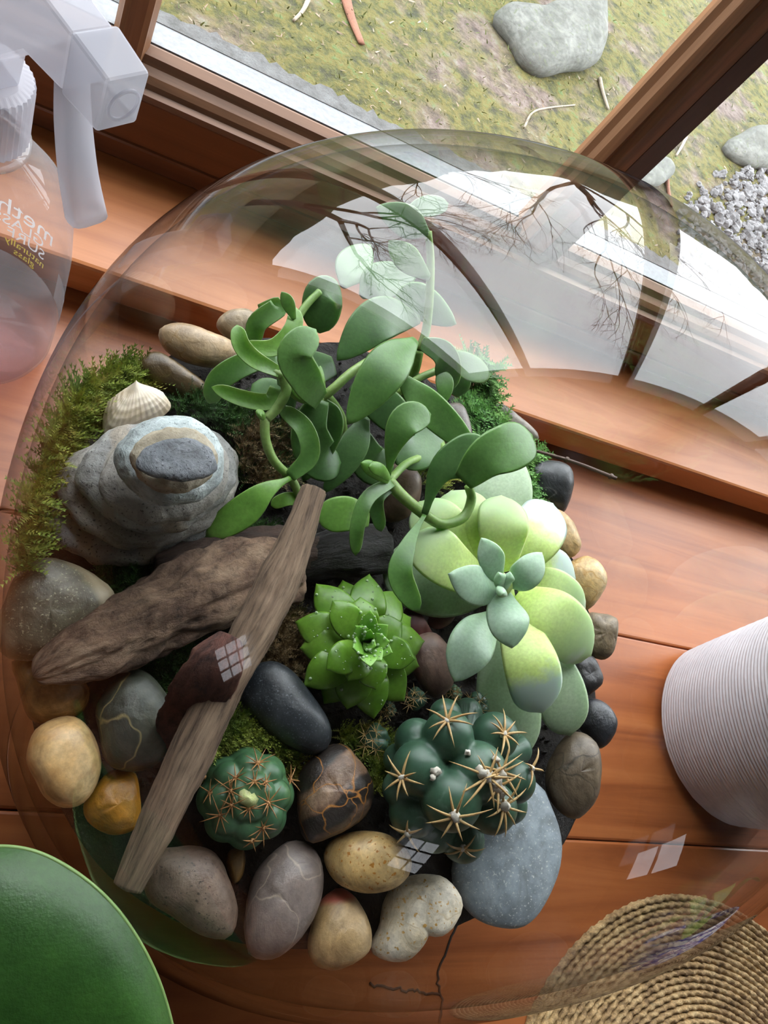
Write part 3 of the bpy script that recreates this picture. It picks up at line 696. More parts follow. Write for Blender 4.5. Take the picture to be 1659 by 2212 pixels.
# ------------------------------------------------------------------ moss
def inside(px, py, poly):
    c = False; n_ = len(poly); j = n_ - 1
    for i in range(n_):
        xi, yi = poly[i]; xj, yj = poly[j]
        if (yi > py) != (yj > py) and px < (xj - xi) * (py - yi) / (yj - yi + 1e-9) + xi: c = not c
        j = i
    return c
def moss(label, poly, z, n_, mat, size=1.0, seed=1, fern=0.0):
    r = random.Random(seed); xs_ = [p[0] for p in poly]; ys_ = [p[1] for p in poly]; b_V = []; b_F = []; k = 0; tries = 0
    while k < n_ and tries < n_ * 30:
        tries += 1
        px, py = r.uniform(min(xs_), max(xs_)), r.uniform(min(ys_), max(ys_))
        if not inside(px, py, poly): continue
        k += 1
        base = at(px, py, z)
        zz = z                                             # against the glass the moss cushion is banked up the wall
        while zz < .140 and math.hypot(base[0] - BC[0], base[1] - BC[1]) > bowl_r(math.atan2(base[1] - BC[1], base[0] - BC[0]), zz) - .0052 * size:
            zz += .002; base = at(px, py, zz)
        if zz >= .140: continue
        hump = .004 * float(wave(base[None], 160, seed, 2)[0]); base = base + [0, 0, hump]
        az = r.uniform(0, 6.283); lean = r.uniform(.3, 1.1) + fern
        d = nz([math.cos(az) * lean, math.sin(az) * lean, 1.0 - .3 * fern]); ln = size * r.uniform(.0035, .0075); side = nz(np.cross(d, [0.2, .1, 1])); bend = np.array([math.cos(az), math.sin(az), -.6])
        nl = 7
        o0 = len(b_V)
        for i in range(nl):                               # paired leaflets up a bending stem
            t = i / nl; p = base + d * ln * t + bend * ln * .35 * t * t; wl = size * .0011 * (1 - .6 * t) * (1.6 if fern else 1)
            for sgn in (-1, 1):
                q0 = p - side * .0001; q1 = p + d * ln * .16; tip = p + side * sgn * wl + d * ln * .22 + np.array([0, 0, r.uniform(-.0003, .0006)])
                s0 = len(b_V); b_V += [q0, q1, tip]; b_F.append((s0, s0 + 1, s0 + 2))
        s0 = len(b_V); tp = base + d * ln + bend * ln * .35
        b_V += [base - side * .0002, base + side * .0002, tp]; b_F.append((s0, s0 + 1, s0 + 2))
    return tag(mesh('moss', b_V, b_F, mat, smooth=False), label, 'moss', kind='stuff')
def moss_mat(name, cols, sc_=70):
    m, nt, p = newmat(name); v = coords(nt); f = noise(nt, v, sc_, 4, .7); f2 = noise(nt, v, 600, 2, .6)
    c = ramp(nt, f, [(.3 + .4 * i / (len(cols) - 1), x) for i, x in enumerate(cols)])
    c = mixc(nt, 1.0, c, ramp(nt, f2, [(.35, (.55,) * 3), (.65, (1.3,) * 3)]), 'MULTIPLY')
    L(nt, c, p.inputs['Base Color']); p.inputs['Roughness'].default_value = .6
    p.inputs['Transmission Weight'].default_value = 0.0
    return m
MO = moss_mat('olive moss', [(.06, .11, .016), (.17, .25, .035), (.33, .38, .06), (.40, .30, .07)])
MD = moss_mat('deep green moss', [(.015, .045, .010), (.04, .11, .02), (.09, .20, .04)])
MBR = moss_mat('bright fern moss', [(.04, .14, .018), (.09, .26, .04), (.20, .40, .08)])
MR = moss_mat('dry brown moss', [(.07, .045, .015), (.17, .11, .045), (.30, .22, .11), (.15, .18, .04)])
moss('olive green moss band along the left rim beside the cairn', [(260, 790), (315, 795), (330, 830), (250, 850), (225, 925), (135, 985), (98, 1035), (76, 1105), (95, 1180), (60, 1215), (25, 1255), (20, 1200), (45, 1130), (60, 1020), (100, 960), (160, 860), (205, 820)], .109, 2300, MO, 1.6, 1)
moss('dark green moss between the cairn and the bark', [(200, 1210), (300, 1215), (380, 1200), (460, 1135), (600, 1130), (600, 1200), (330, 1235), (260, 1290), (200, 1250)], .110, 1100, MD, 1.0, 2)
moss('dark moss around the jade stems behind the cairn', [(370, 860), (470, 840), (640, 900), (640, 1010), (560, 1060), (510, 1030), (500, 960), (430, 905), (380, 900)], .110, 1300, MD, 1.1, 3)
moss('dry brown moss under the left jade stems', [(510, 930), (640, 920), (640, 1050), (560, 1060), (515, 1020)], .112, 600, MR, 1.1, 4)
moss('bright fern-like moss at the upper right rim', [(1000, 770), (1070, 790), (1060, 850), (1060, 890), (1110, 945), (1160, 985), (1165, 1090), (1120, 1080), (1085, 960), (1010, 930), (985, 860)], .114, 1000, MBR, 1.6, 5, .6)
moss('green moss patch under the bark beside the dark cracked pebble', [(290, 1440), (350, 1405), (420, 1390), (390, 1460), (370, 1500), (320, 1470)], .112, 500, MD, 1.1, 6)
moss('green and brown moss collar above the small round cactus', [(470, 1555), (540, 1545), (620, 1600), (650, 1640), (640, 1690), (560, 1600), (470, 1650), (430, 1680), (430, 1640)], .115, 800, MO, 1.1, 7)
moss('dry tan moss left of the green rosette', [(590, 1330), (650, 1320), (690, 1420), (660, 1480), (600, 1440), (560, 1440)], .114, 700, MR, 1.1, 8)
moss('green moss tuft between the striped pebble and the big cactus', [(740, 1570), (800, 1570), (850, 1600), (840, 1680), (800, 1720), (790, 1640), (740, 1600)], .114, 500, MO, 1.1, 9)
moss('pale moss under the jade leaf fork', [(900, 990), (990, 960), (1000, 1020), (940, 1060), (900, 1040)], .112, 300, MO, 1.1, 10)

# ------------------------------------------------------------------ leaves
def leaf_mat(name, cols, rough=.4, sss=.15, sc_=40, bstr=.12, tipcol=None, radius=(.004, .007, .002), bloom=None):
    m, nt, p = newmat(name); v = coords(nt)
    c = ramp(nt, noise(nt, v, sc_, 4, .6), [(.3 + .4 * i / (len(cols) - 1), x) for i, x in enumerate(cols)])
    c = mixc(nt, 1.0, c, ramp(nt, noise(nt, v, 700, 2, .5), [(.3, (.88,) * 3), (.7, (1.1,) * 3)]), 'MULTIPLY')
    if tipcol:
        aa = N(nt, 'ShaderNodeAttribute', attribute_name='along'); ad = N(nt, 'ShaderNodeMath', operation='MULTIPLY_ADD'); L(nt, noise(nt, v, 130, 4, .6), ad.inputs[0]); ad.inputs[1].default_value = tipcol[3] if len(tipcol) > 3 else .25; L(nt, aa.outputs['Fac'], ad.inputs[2])
        c = mixc(nt, ramp(nt, ad.outputs[0], [(tipcol[1], (0, 0, 0)), (tipcol[2], (1, 1, 1))]), c, tipcol[0])
    if bloom:
        c = mixc(nt, ramp(nt, noise(nt, v, bloom[1], 3, .5, .8), [(bloom[2], (0, 0, 0)), (bloom[2] + .1, (1, 1, 1))]), c, bloom[0])
    L(nt, c, p.inputs['Base Color']); p.inputs['Roughness'].default_value = rough
    p.inputs['Subsurface Weight'].default_value = sss; p.inputs['Subsurface Radius'].default_value = radius; p.inputs['Subsurface Scale'].default_value = 1.0
    bump(nt, p, noise(nt, v, 900, 3, .6), bstr, .0005); return m
PROF = {'spoon': [(0, .16), (.12, .22), (.3, .52), (.5, .86), (.66, 1.0), (.8, .93), (.91, .68), (.97, .38), (1, .05)],
        'blade': [(0, .3), (.15, .55), (.35, .9), (.55, 1.0), (.75, .82), (.9, .45), (.97, .2), (1, .03)],
        'egg': [(0, .45), (.15, .66), (.4, .92), (.6, 1.0), (.78, .93), (.9, .68), (.97, .35), (1, .04)],
        'point': [(0, .5), (.2, .72), (.45, .97), (.58, 1.0), (.74, .86), (.86, .56), (.95, .22), (1, .015)], 'lance': [(0, .2), (.1, .4), (.3, .8), (.5, 1.0), (.7, .88), (.85, .58), (.95, .28), (1, .03)],
        'strap': [(0, .6), (.1, .75), (.3, .95), (.6, 1.0), (.85, .85), (.95, .5), (1, .05)]}
PROF = {k: [tuple(q) for q in spline(v, 60)] for k, v in PROF.items()}
def leaf_vf(pts, width, kind='spoon', thick=.16, cup=.12, roll=0.0, m=22, s=14, hint=None, keel=0.0):
    """pts (px,py,z) base to tip; width in pixels; closed fleshy leaf, thicker along the middle"""
    P = spline([at(x, y, z) for x, y, z in pts], m); t = np.linspace(0, 1, m)
    pr = PROF[kind]; wv = np.maximum(.01, np.interp(t, [a for a, _ in pr], [c for _, c in pr]))
    if hint is None: hint = np.array([nz(nz(CAM - q) * .65 + np.array([0, 0, .35])) for q in P])
    T_, N_, B_ = frames(P, hint); V = []
    for i in range(m):
        hw = .5 * width * mpp(P[i]) * wv[i]; n_ = N_[i] * math.cos(roll) + B_[i] * math.sin(roll); b_ = B_[i] * math.cos(roll) - N_[i] * math.sin(roll)
        th = .5 * width * mpp(P[i]) * thick * (.35 + .65 * min(1, wv[i] * 1.2))
        for j in range(s):
            a = 2 * math.pi * j / s; u = math.cos(a); q = math.sin(a)
            V.append(P[i] + b_ * hw * u + n_ * (th * q * (1 - .45 * u * u) + cup * hw * u * u - (keel * th * (1 - abs(u)) if q < 0 else 0)))
    F = gridfaces(m, s, False, True); V.append(P[0]); V.append(P[-1]); k = len(V)
    for j in range(s): F.append((k - 2, (j + 1) % s, j)); F.append((k - 1, (m - 1) * s + j, (m - 1) * s + (j + 1) % s))
    return V, [f[::-1] for f in F]
def leaf(parent, pts, width, mat, name='leaf', label=None, **kw):
    V, F = leaf_vf(pts, width, **kw); o = mesh(name, V, F, mat, parent)
    m_ = kw.get('m', 22); s_ = kw.get('s', 14); av = np.concatenate([np.repeat(np.linspace(0, 1, m_), s_), [0, 1]])
    o.data.attributes.new('along', 'FLOAT', 'POINT').data.foreach_set('value', av.astype(np.float32))
    if label: o['label'] = label
    return o
def stem(parent, pts, width, mat, name='stem', m=20):
    P = spline([at(x, y, z) for x, y, z in pts], m); w_ = np.interp(np.linspace(0, 1, m), np.linspace(0, 1, 2), [width, width * .85]) if not hasattr(width, '__len__') else np.interp(np.linspace(0, 1, m), np.linspace(0, 1, len(width)), width)
    R = np.array([w_[i] * .5 * mpp(P[i]) for i in range(m)]); V, F = tube_vf(P, R, 8, (0.1, .2, 1)); return mesh(name, V, F, mat, parent)

# jade-like trailing succulent
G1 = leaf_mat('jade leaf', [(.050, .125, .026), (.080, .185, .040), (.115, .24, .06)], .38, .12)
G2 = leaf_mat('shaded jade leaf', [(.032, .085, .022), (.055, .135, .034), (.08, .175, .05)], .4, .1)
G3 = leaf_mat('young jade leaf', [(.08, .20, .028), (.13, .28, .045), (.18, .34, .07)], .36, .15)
GS = leaf_mat('green stem', [(.13, .25, .05), (.20, .33, .08), (.27, .38, .12)], .42, .1)
jp = empty('trailing_succulent', at(700, 900, BEDZ), 'large trailing green succulent with fleshy paddle leaves behind the cairn', 'succulent')
ST = [  # stems
    ([(740, 960, .104), (735, 900, .120), (700, 850, .140), (690, 864, .152)], 24),
    ([(690, 864, .150), (722, 838, .156), (765, 800, .160), (830, 760, .160)], 22),
    ([(690, 864, .150), (655, 862, .153), (628, 845, .156), (612, 812, .160)], 20),
    ([(612, 812, .160), (575, 795, .163), (550, 770, .165), (535, 745, .166)], 19),
    ([(614, 815, .160), (618, 845, .158), (600, 880, .155), (575, 905, .152)], 25),
    ([(572, 902, .152), (574, 950, .148), (592, 995, .144), (626, 1030, .140)], 22),
    ([(626, 1030, .140), (640, 1055, .137), (650, 1085, .132), (655, 1110, .122)], 20),
    ([(905, 755, .150), (895, 800, .140), (870, 850, .125), (850, 900, .104)], 24),
    ([(905, 755, .150), (920, 715, .156), (928, 640, .166), (930, 560, .176), (925, 500, .184)], 20),  # plant's mirror image on the far glass, built as a solid stem
    ([(945, 800, .142), (900, 820, .144), (860, 850, .135)], 18),
    ([(840, 1040, .150), (865, 1068, .150), (890, 1090, .150), (917, 1112, .150)], 28),
    ([(917, 1112, .150), (955, 1132, .149), (1000, 1118, .149), (1018, 1080, .152), (1012, 1050, .156)], 24),
    ([(840, 1040, .150), (880, 1000, .140), (930, 980, .125), (960, 960, .104)], 18),
    ([(945, 945, .128), (960, 975, .135), (985, 1010, .140)], 20),
    ([(640, 690, .165), (665, 655, .168), (690, 630, .17)], 18),
]
for p_, w_ in ST: stem(jp, p_, w_, GS)
JL = [  # pts, width, material, options
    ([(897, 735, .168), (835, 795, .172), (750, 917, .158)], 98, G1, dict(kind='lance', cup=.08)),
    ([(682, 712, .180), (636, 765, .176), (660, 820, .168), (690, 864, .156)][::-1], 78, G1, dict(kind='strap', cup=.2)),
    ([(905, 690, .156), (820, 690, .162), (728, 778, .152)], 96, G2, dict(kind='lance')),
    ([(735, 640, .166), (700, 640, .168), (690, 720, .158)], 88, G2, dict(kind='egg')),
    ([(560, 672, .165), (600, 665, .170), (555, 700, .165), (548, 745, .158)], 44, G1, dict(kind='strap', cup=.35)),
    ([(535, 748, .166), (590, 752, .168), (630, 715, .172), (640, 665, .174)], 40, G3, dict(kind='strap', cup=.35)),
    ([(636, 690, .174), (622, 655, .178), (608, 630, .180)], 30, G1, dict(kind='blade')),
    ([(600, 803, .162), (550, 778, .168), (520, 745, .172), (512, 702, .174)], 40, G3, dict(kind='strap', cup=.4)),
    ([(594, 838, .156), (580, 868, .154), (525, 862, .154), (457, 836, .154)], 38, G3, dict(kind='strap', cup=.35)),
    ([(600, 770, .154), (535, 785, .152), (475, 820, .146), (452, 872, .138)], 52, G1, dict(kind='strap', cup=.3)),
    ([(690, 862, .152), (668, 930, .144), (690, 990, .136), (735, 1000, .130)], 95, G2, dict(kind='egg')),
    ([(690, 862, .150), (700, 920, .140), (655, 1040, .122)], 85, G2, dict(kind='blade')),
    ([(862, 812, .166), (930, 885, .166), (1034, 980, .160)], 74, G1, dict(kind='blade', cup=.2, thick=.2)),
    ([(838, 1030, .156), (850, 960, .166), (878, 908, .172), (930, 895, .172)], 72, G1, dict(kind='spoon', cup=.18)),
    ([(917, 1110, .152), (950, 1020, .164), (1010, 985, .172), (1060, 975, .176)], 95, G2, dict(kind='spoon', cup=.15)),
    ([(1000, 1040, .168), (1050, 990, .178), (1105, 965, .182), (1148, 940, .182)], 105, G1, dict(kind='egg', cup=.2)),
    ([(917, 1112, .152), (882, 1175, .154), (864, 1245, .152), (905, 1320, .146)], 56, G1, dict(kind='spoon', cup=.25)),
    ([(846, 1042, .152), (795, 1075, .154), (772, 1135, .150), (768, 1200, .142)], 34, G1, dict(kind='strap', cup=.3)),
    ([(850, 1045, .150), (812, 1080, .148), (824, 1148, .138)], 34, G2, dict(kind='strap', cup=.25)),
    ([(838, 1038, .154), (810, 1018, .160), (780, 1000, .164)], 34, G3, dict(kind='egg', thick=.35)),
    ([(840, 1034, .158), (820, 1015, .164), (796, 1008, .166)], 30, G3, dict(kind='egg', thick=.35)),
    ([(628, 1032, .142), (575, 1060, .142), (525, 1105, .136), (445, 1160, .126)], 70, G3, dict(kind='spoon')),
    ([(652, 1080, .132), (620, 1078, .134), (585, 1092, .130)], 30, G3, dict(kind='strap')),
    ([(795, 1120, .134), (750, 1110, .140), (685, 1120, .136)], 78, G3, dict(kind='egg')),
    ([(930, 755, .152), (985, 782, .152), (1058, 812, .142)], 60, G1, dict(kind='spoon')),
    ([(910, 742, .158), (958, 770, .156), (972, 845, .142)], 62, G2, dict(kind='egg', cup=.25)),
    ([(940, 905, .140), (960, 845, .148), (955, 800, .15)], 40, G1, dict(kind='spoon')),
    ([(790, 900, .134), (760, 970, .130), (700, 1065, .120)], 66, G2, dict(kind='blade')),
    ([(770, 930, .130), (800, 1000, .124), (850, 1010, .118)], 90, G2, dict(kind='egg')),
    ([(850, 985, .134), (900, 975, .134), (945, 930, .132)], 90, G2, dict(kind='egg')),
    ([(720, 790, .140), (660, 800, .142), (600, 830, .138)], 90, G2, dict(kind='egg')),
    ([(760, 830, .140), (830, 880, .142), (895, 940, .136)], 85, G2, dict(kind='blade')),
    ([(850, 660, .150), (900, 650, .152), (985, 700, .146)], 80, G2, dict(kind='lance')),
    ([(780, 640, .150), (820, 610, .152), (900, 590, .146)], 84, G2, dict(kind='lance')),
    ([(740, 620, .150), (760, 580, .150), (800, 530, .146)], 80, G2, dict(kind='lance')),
    ([(925, 505, .184), (880, 480, .184), (812, 448, .184)], 72, G2, dict(kind='lance')),  # leaf of the mirrored stem, also built solid
    ([(862, 470, .184), (905, 450, .188), (968, 440, .188)], 46, G2, dict(kind='spoon')),  # second mirrored leaf, reflection given a solid shape
    ([(928, 600, .172), (880, 560, .176), (840, 520, .176)], 60, G1, dict(kind='lance')),  # lower leaf of the mirrored stem, built solid
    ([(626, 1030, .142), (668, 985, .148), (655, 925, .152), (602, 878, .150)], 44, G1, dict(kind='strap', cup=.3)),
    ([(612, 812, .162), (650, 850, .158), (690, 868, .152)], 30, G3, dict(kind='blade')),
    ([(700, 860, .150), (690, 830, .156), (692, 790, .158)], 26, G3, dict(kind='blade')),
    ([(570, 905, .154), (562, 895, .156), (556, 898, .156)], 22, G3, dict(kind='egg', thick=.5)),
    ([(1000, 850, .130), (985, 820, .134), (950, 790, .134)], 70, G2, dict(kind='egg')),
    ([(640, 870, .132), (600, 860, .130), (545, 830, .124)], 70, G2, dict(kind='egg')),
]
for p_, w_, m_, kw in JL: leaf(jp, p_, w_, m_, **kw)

# green haworthia-like rosette
GR = leaf_mat('bright rosette leaf', [(.065, .165, .012), (.115, .25, .022), (.18, .34, .045)], .32, .15)
GRi = leaf_mat('inner rosette leaf', [(.10, .26, .03), (.16, .36, .05), (.22, .43, .08)], .35, .15)
rc = (787, 1392)
rp = empty('rosette_succulent', at(*rc, BEDZ), 'bright green pointed rosette succulent covered in water droplets', 'succulent')
outer = [(683, 1262), (638, 1343), (648, 1400), (656, 1482), (749, 1532), (807, 1552), (872, 1514), (915, 1386), (903, 1440), (886, 1335), (858, 1278), (797, 1242), (700, 1520), (740, 1255)]
for k, (x, y) in enumerate(outer):
    zo = .126 if k < 12 else .120
    leaf(rp, [(rc[0] * .92 + x * .08, rc[1] * .92 + y * .08, .122), ((rc[0] + x) / 2, (rc[1] + y) / 2, zo + .006), (x, y, zo)], 84, GR, kind='point', thick=.3, cup=.15)
mid = [(718, 1297), (705, 1446), (812, 1490), (896, 1425), (868, 1345), (778, 1290), (752, 1470)]
for x, y in mid:
    leaf(rp, [(rc[0] * .9 + x * .1, rc[1] * .9 + y * .1, .130), ((rc[0] + x) / 2, (rc[1] + y) / 2, .140), (x, y, .140)], 72, GR, kind='point', thick=.28, cup=.2)
inner = [(800, 1318), (842, 1386), (762, 1400), (824, 1428), (838, 1350), (768, 1352), (800, 1440), (848, 1410), (800, 1360), (812, 1395)]
for k, (x, y) in enumerate(inner):
    s_ = .6 if k < 8 else .4
    leaf(rp, [(rc[0] * .85 + x * .15, rc[1] * .85 + y * .15, .138), ((rc[0] + x) / 2, (rc[1] + y) / 2, .147), (x, y, .153)], 52 * s_ + 12, GRi, kind='point', thick=.25, cup=.3)

DR = leaf_mat('dried red leaf', [(.05, .012, .012), (.11, .03, .026), (.16, .05, .04)], .5, .05)
for lab_, p_ in (('dark red dried leaf between the rosette and the pale succulent, right one', [(985, 1300, .113), (960, 1330, .115), (925, 1350, .113)]), ('dark red dried leaf touching the mauve pebble, left one', [(935, 1385, .116), (905, 1355, .118), (880, 1310, .114)])):
    Vd, Fd = leaf_vf(p_, 42, kind='egg', thick=.35); tag(mesh('dried_leaf', Vd, Fd, DR), lab_, 'leaf')
# pale echeveria
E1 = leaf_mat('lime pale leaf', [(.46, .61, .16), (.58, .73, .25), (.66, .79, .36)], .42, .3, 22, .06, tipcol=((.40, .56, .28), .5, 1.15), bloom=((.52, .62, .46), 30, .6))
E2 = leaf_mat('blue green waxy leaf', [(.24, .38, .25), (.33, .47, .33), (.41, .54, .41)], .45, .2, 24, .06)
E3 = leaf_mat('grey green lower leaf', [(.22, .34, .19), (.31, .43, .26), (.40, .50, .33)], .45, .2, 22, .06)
E4 = leaf_mat('lime leaf with blue waxy bloom', [(.46, .61, .16), (.56, .70, .24), (.58, .68, .38)], .42, .3, 20, .06, tipcol=((.45, .56, .50), .72, .88, .35))
ep = empty('pale_succulent', at(1085, 1270, BEDZ), 'pale lime and blue green rosette succulent with plump waxy leaves at the right', 'succulent')
stem(ep, [(1085, 1290, .104), (1085, 1280, .13), (1083, 1262, .165)], 60, E1)
EL = [
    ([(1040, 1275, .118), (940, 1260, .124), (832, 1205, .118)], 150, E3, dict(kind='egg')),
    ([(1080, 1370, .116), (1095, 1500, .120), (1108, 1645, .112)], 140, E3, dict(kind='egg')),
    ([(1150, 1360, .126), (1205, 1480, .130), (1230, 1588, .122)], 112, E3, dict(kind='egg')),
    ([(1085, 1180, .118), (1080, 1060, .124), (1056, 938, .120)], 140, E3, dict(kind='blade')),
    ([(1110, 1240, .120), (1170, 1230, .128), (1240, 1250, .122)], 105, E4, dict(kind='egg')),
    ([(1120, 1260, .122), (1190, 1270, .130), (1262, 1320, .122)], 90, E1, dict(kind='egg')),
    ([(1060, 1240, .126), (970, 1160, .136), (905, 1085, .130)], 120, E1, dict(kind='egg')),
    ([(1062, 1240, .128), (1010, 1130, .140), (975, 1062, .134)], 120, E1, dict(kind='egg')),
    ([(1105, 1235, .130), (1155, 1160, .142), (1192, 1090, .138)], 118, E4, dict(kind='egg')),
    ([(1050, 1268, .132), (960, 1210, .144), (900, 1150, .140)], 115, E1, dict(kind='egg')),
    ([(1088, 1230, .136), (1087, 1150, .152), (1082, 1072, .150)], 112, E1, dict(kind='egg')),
    ([(1120, 1290, .136), (1195, 1335, .150), (1272, 1415, .140)], 128, E1, dict(kind='egg', thick=.3)),
    ([(1105, 1310, .134), (1145, 1430, .148), (1168, 1538, .138)], 124, E4, dict(kind='egg', thick=.3)),
    ([(1070, 1330, .134), (1020, 1390, .146), (982, 1472, .142)], 102, E2, dict(kind='blade', thick=.3)),
    ([(1090, 1280, .160), (1095, 1335, .170), (1106, 1400, .170)], 94, E2, dict(kind='blade', thick=.3, cup=.18)),
    ([(1072, 1272, .160), (1025, 1265, .171), (970, 1240, .174)], 88, E2, dict(kind='blade', thick=.3, cup=.18)),
    ([(1080, 1255, .162), (1062, 1212, .174), (1040, 1162, .178)], 62, E2, dict(kind='blade', thick=.3, cup=.2)),
    ([(1098, 1262, .162), (1135, 1240, .174), (1170, 1194, .178)], 68, E2, dict(kind='blade', thick=.3, cup=.2)),
    ([(1085, 1272, .166), (1080, 1255, .178), (1078, 1238, .183)], 34, E2, dict(kind='blade', thick=.6)),
    ([(1090, 1272, .166), (1096, 1255, .178), (1102, 1236, .182)], 30, E2, dict(kind='blade', thick=.6)),
    ([(1080, 1280, .166), (1082, 1278, .178), (1085, 1284, .186)], 30, E2, dict(kind='egg', thick=.7)),
]
for p_, w_, m_, kw in EL: leaf(ep, p_, w_, m_, **{'thick': .24, 'cup': .1, **kw})

# ------------------------------------------------------------------ cacti
CGm = leaf_mat('dark blue green cactus skin', [(.022, .060, .036), (.036, .088, .052), (.058, .118, .072)], .38, .05, 30, .08, bloom=((.10, .16, .12), 120, .66))
CSm = leaf_mat('green cactus skin', [(.03, .085, .04), (.055, .135, .06), (.12, .22, .07)], .38, .08, 40, .1)
WO = mottled('white areole wool', [(.5, .46, .38), (.7, .66, .58)], 300, .95)
SPm = mottled('straw cactus spine', [(.42, .24, .08), (.62, .44, .20)], 150, .45, bstr=.05)
SPo = mottled('rust cactus spine', [(.28, .12, .035), (.42, .21, .07)], 150, .5, bstr=.05)
def sbody(c, bumps, base, nth=96, nph=64, up=None, k=38):
    """star-shaped union of soft spheres around c: bumps = [(centre, radius)]"""
    th = np.linspace(0, 2 * math.pi, nth, endpoint=False); ph = np.linspace(-math.pi / 2, math.pi / 2, nph); V = []
    for p in ph:
        d = np.stack([math.cos(p) * np.cos(th), math.cos(p) * np.sin(th), np.full(nth, math.sin(p))], -1)
        R = [np.full(nth, base)]
        for bc, br in bumps:
            o_ = np.asarray(bc) - c; pd = d @ o_; h2 = o_ @ o_ - pd ** 2; dd = br * br - h2
            R.append(np.where(dd > 0, pd + np.sqrt(np.maximum(dd, 0)), base * .6))
        R = np.array(R) / base; r = np.log(np.exp(np.minimum(R, 8) * k).sum(0)) / k * base
        V.append(c + d * r[:, None])
    V = np.vstack(V); return V, gridfaces(nph, nth, False, True)
def spines(parent, P0, n_, axis, count, ln, mat, r0=.0004, spread=.9, curve=.35, seed=1, name='spines', wool=0.0, woolmat=None):
    r = random.Random(seed); axis = nz(axis); e1 = nz(np.cross(axis, [.3, .9, .2])); e2 = np.cross(axis, e1); b = MB()
    for i in range(count):
        a = 2 * math.pi * (i + r.uniform(-.3, .3)) / count; s_ = spread * r.uniform(.75, 1.1)
        out = e1 * math.cos(a) + e2 * math.sin(a); l_ = ln * r.uniform(.7, 1.15)
        pts = [P0 + (out * math.sin(s_) * t + axis * (math.cos(s_) * t - curve * t * t)) * l_ for t in np.linspace(0, 1, 7)]
        V, F = tube_vf(pts, r0 * np.array([1, .95, .88, .78, .62, .4, .06]), 5, axis); b.add(V, F)
    o = b.build(name, mat, parent)
    if wool:
        Q, F, *_ = ico_blob(P0, wool, seed); mesh('areole', Q, F, woolmat, o)
    return o
def ico_blob(c, r, seed, amp=.35, n=10):
    th = np.linspace(0, 2 * math.pi, n, endpoint=False); ph = np.linspace(-math.pi / 2, math.pi / 2, 7)
    V = np.array([[math.cos(p) * math.cos(t), math.cos(p) * math.sin(t), math.sin(p)] for p in ph for t in th])
    V = c + V * (r * (1 + amp * wave(V, 3, seed, 2)))[:, None]; return V, gridfaces(7, n, False, True)
# large tubercled cactus
cc = at(995, 1672, .130); scl = mpp(cc)
cp = empty('large_cactus', at(995, 1690, BEDZ), 'big dark green knobbly cactus with long straw spines at the lower right', 'cactus')
BU = [(968, 1590, 52, .022), (1068, 1590, 50, .020), (905, 1660, 55, .016), (1028, 1668, 62, .024), (975, 1728, 60, .022), (1110, 1688, 46, .014), (1062, 1745, 52, .018),
      (868, 1702, 40, .004), (895, 1752, 52, .004), (1000, 1815, 46, -.002), (962, 1545, 36, .004), (900, 1600, 46, .008), (862, 1640, 34, -.002), (1115, 1620, 36, .0), (1100, 1740, 40, .0), (940, 1790, 48, -.002), (1010, 1540, 34, -.002)]
bumps = []
for x, y, r, dz in BU:
    bumps.append((at(x, y, cc[2] + dz), r * scl))
V, F = sbody(cc, bumps, 84 * scl, 150, 100)
mesh('body', V, F, CGm, cp)
def on_body(px, py, Vb):
    d = nz(ray(px, py)); q = Vb - CAM; t = q @ d; off = np.linalg.norm(q - t[:, None] * d, axis=1); i = np.where(off < .0022)[0]
    if len(i) == 0: i = [int(np.argmin(off))]
    j = i[int(np.argmin(t[i]))] if len(i) > 1 else i[0]
    return CAM + d * t[j]
SPB = [(966, 1556, 8, 62), (1090, 1586, 9, 58), (1055, 1678, 9, 82), (1085, 1668, 8, 60), (982, 1766, 8, 72), (1088, 1742, 9, 72), (868, 1680, 8, 56), (1150, 1660, 4, 50), (1000, 1835, 6, 48), (880, 1800, 5, 45), (1075, 1700, 6, 55)]
for k, (x, y, n_, ln) in enumerate(SPB):
    P0 = on_body(x, y, V); ax = nz(nz(P0 - cc) + .3 * nz(CAM - P0))
    spines(cp, P0 - ax * .0005, None, ax, n_, ln * scl * 1.05, SPm, .00062, 1.1, .42, k + 3, wool=.0024 if k in (2, 3, 4, 5, 10) else .0015, woolmat=WO)
for k, (x, y, s_) in enumerate([(1040, 1668, .0022), (1070, 1688, .0025), (1085, 1710, .0022), (940, 1668, .0018), (935, 1680, .0014), (1010, 1625, .0013), (1070, 1640, .0014)]):
    P0 = on_body(x, y, V); Q, F2 = ico_blob(P0, s_, k + 40, .5); mesh('areole', Q, F2, WO, cp)
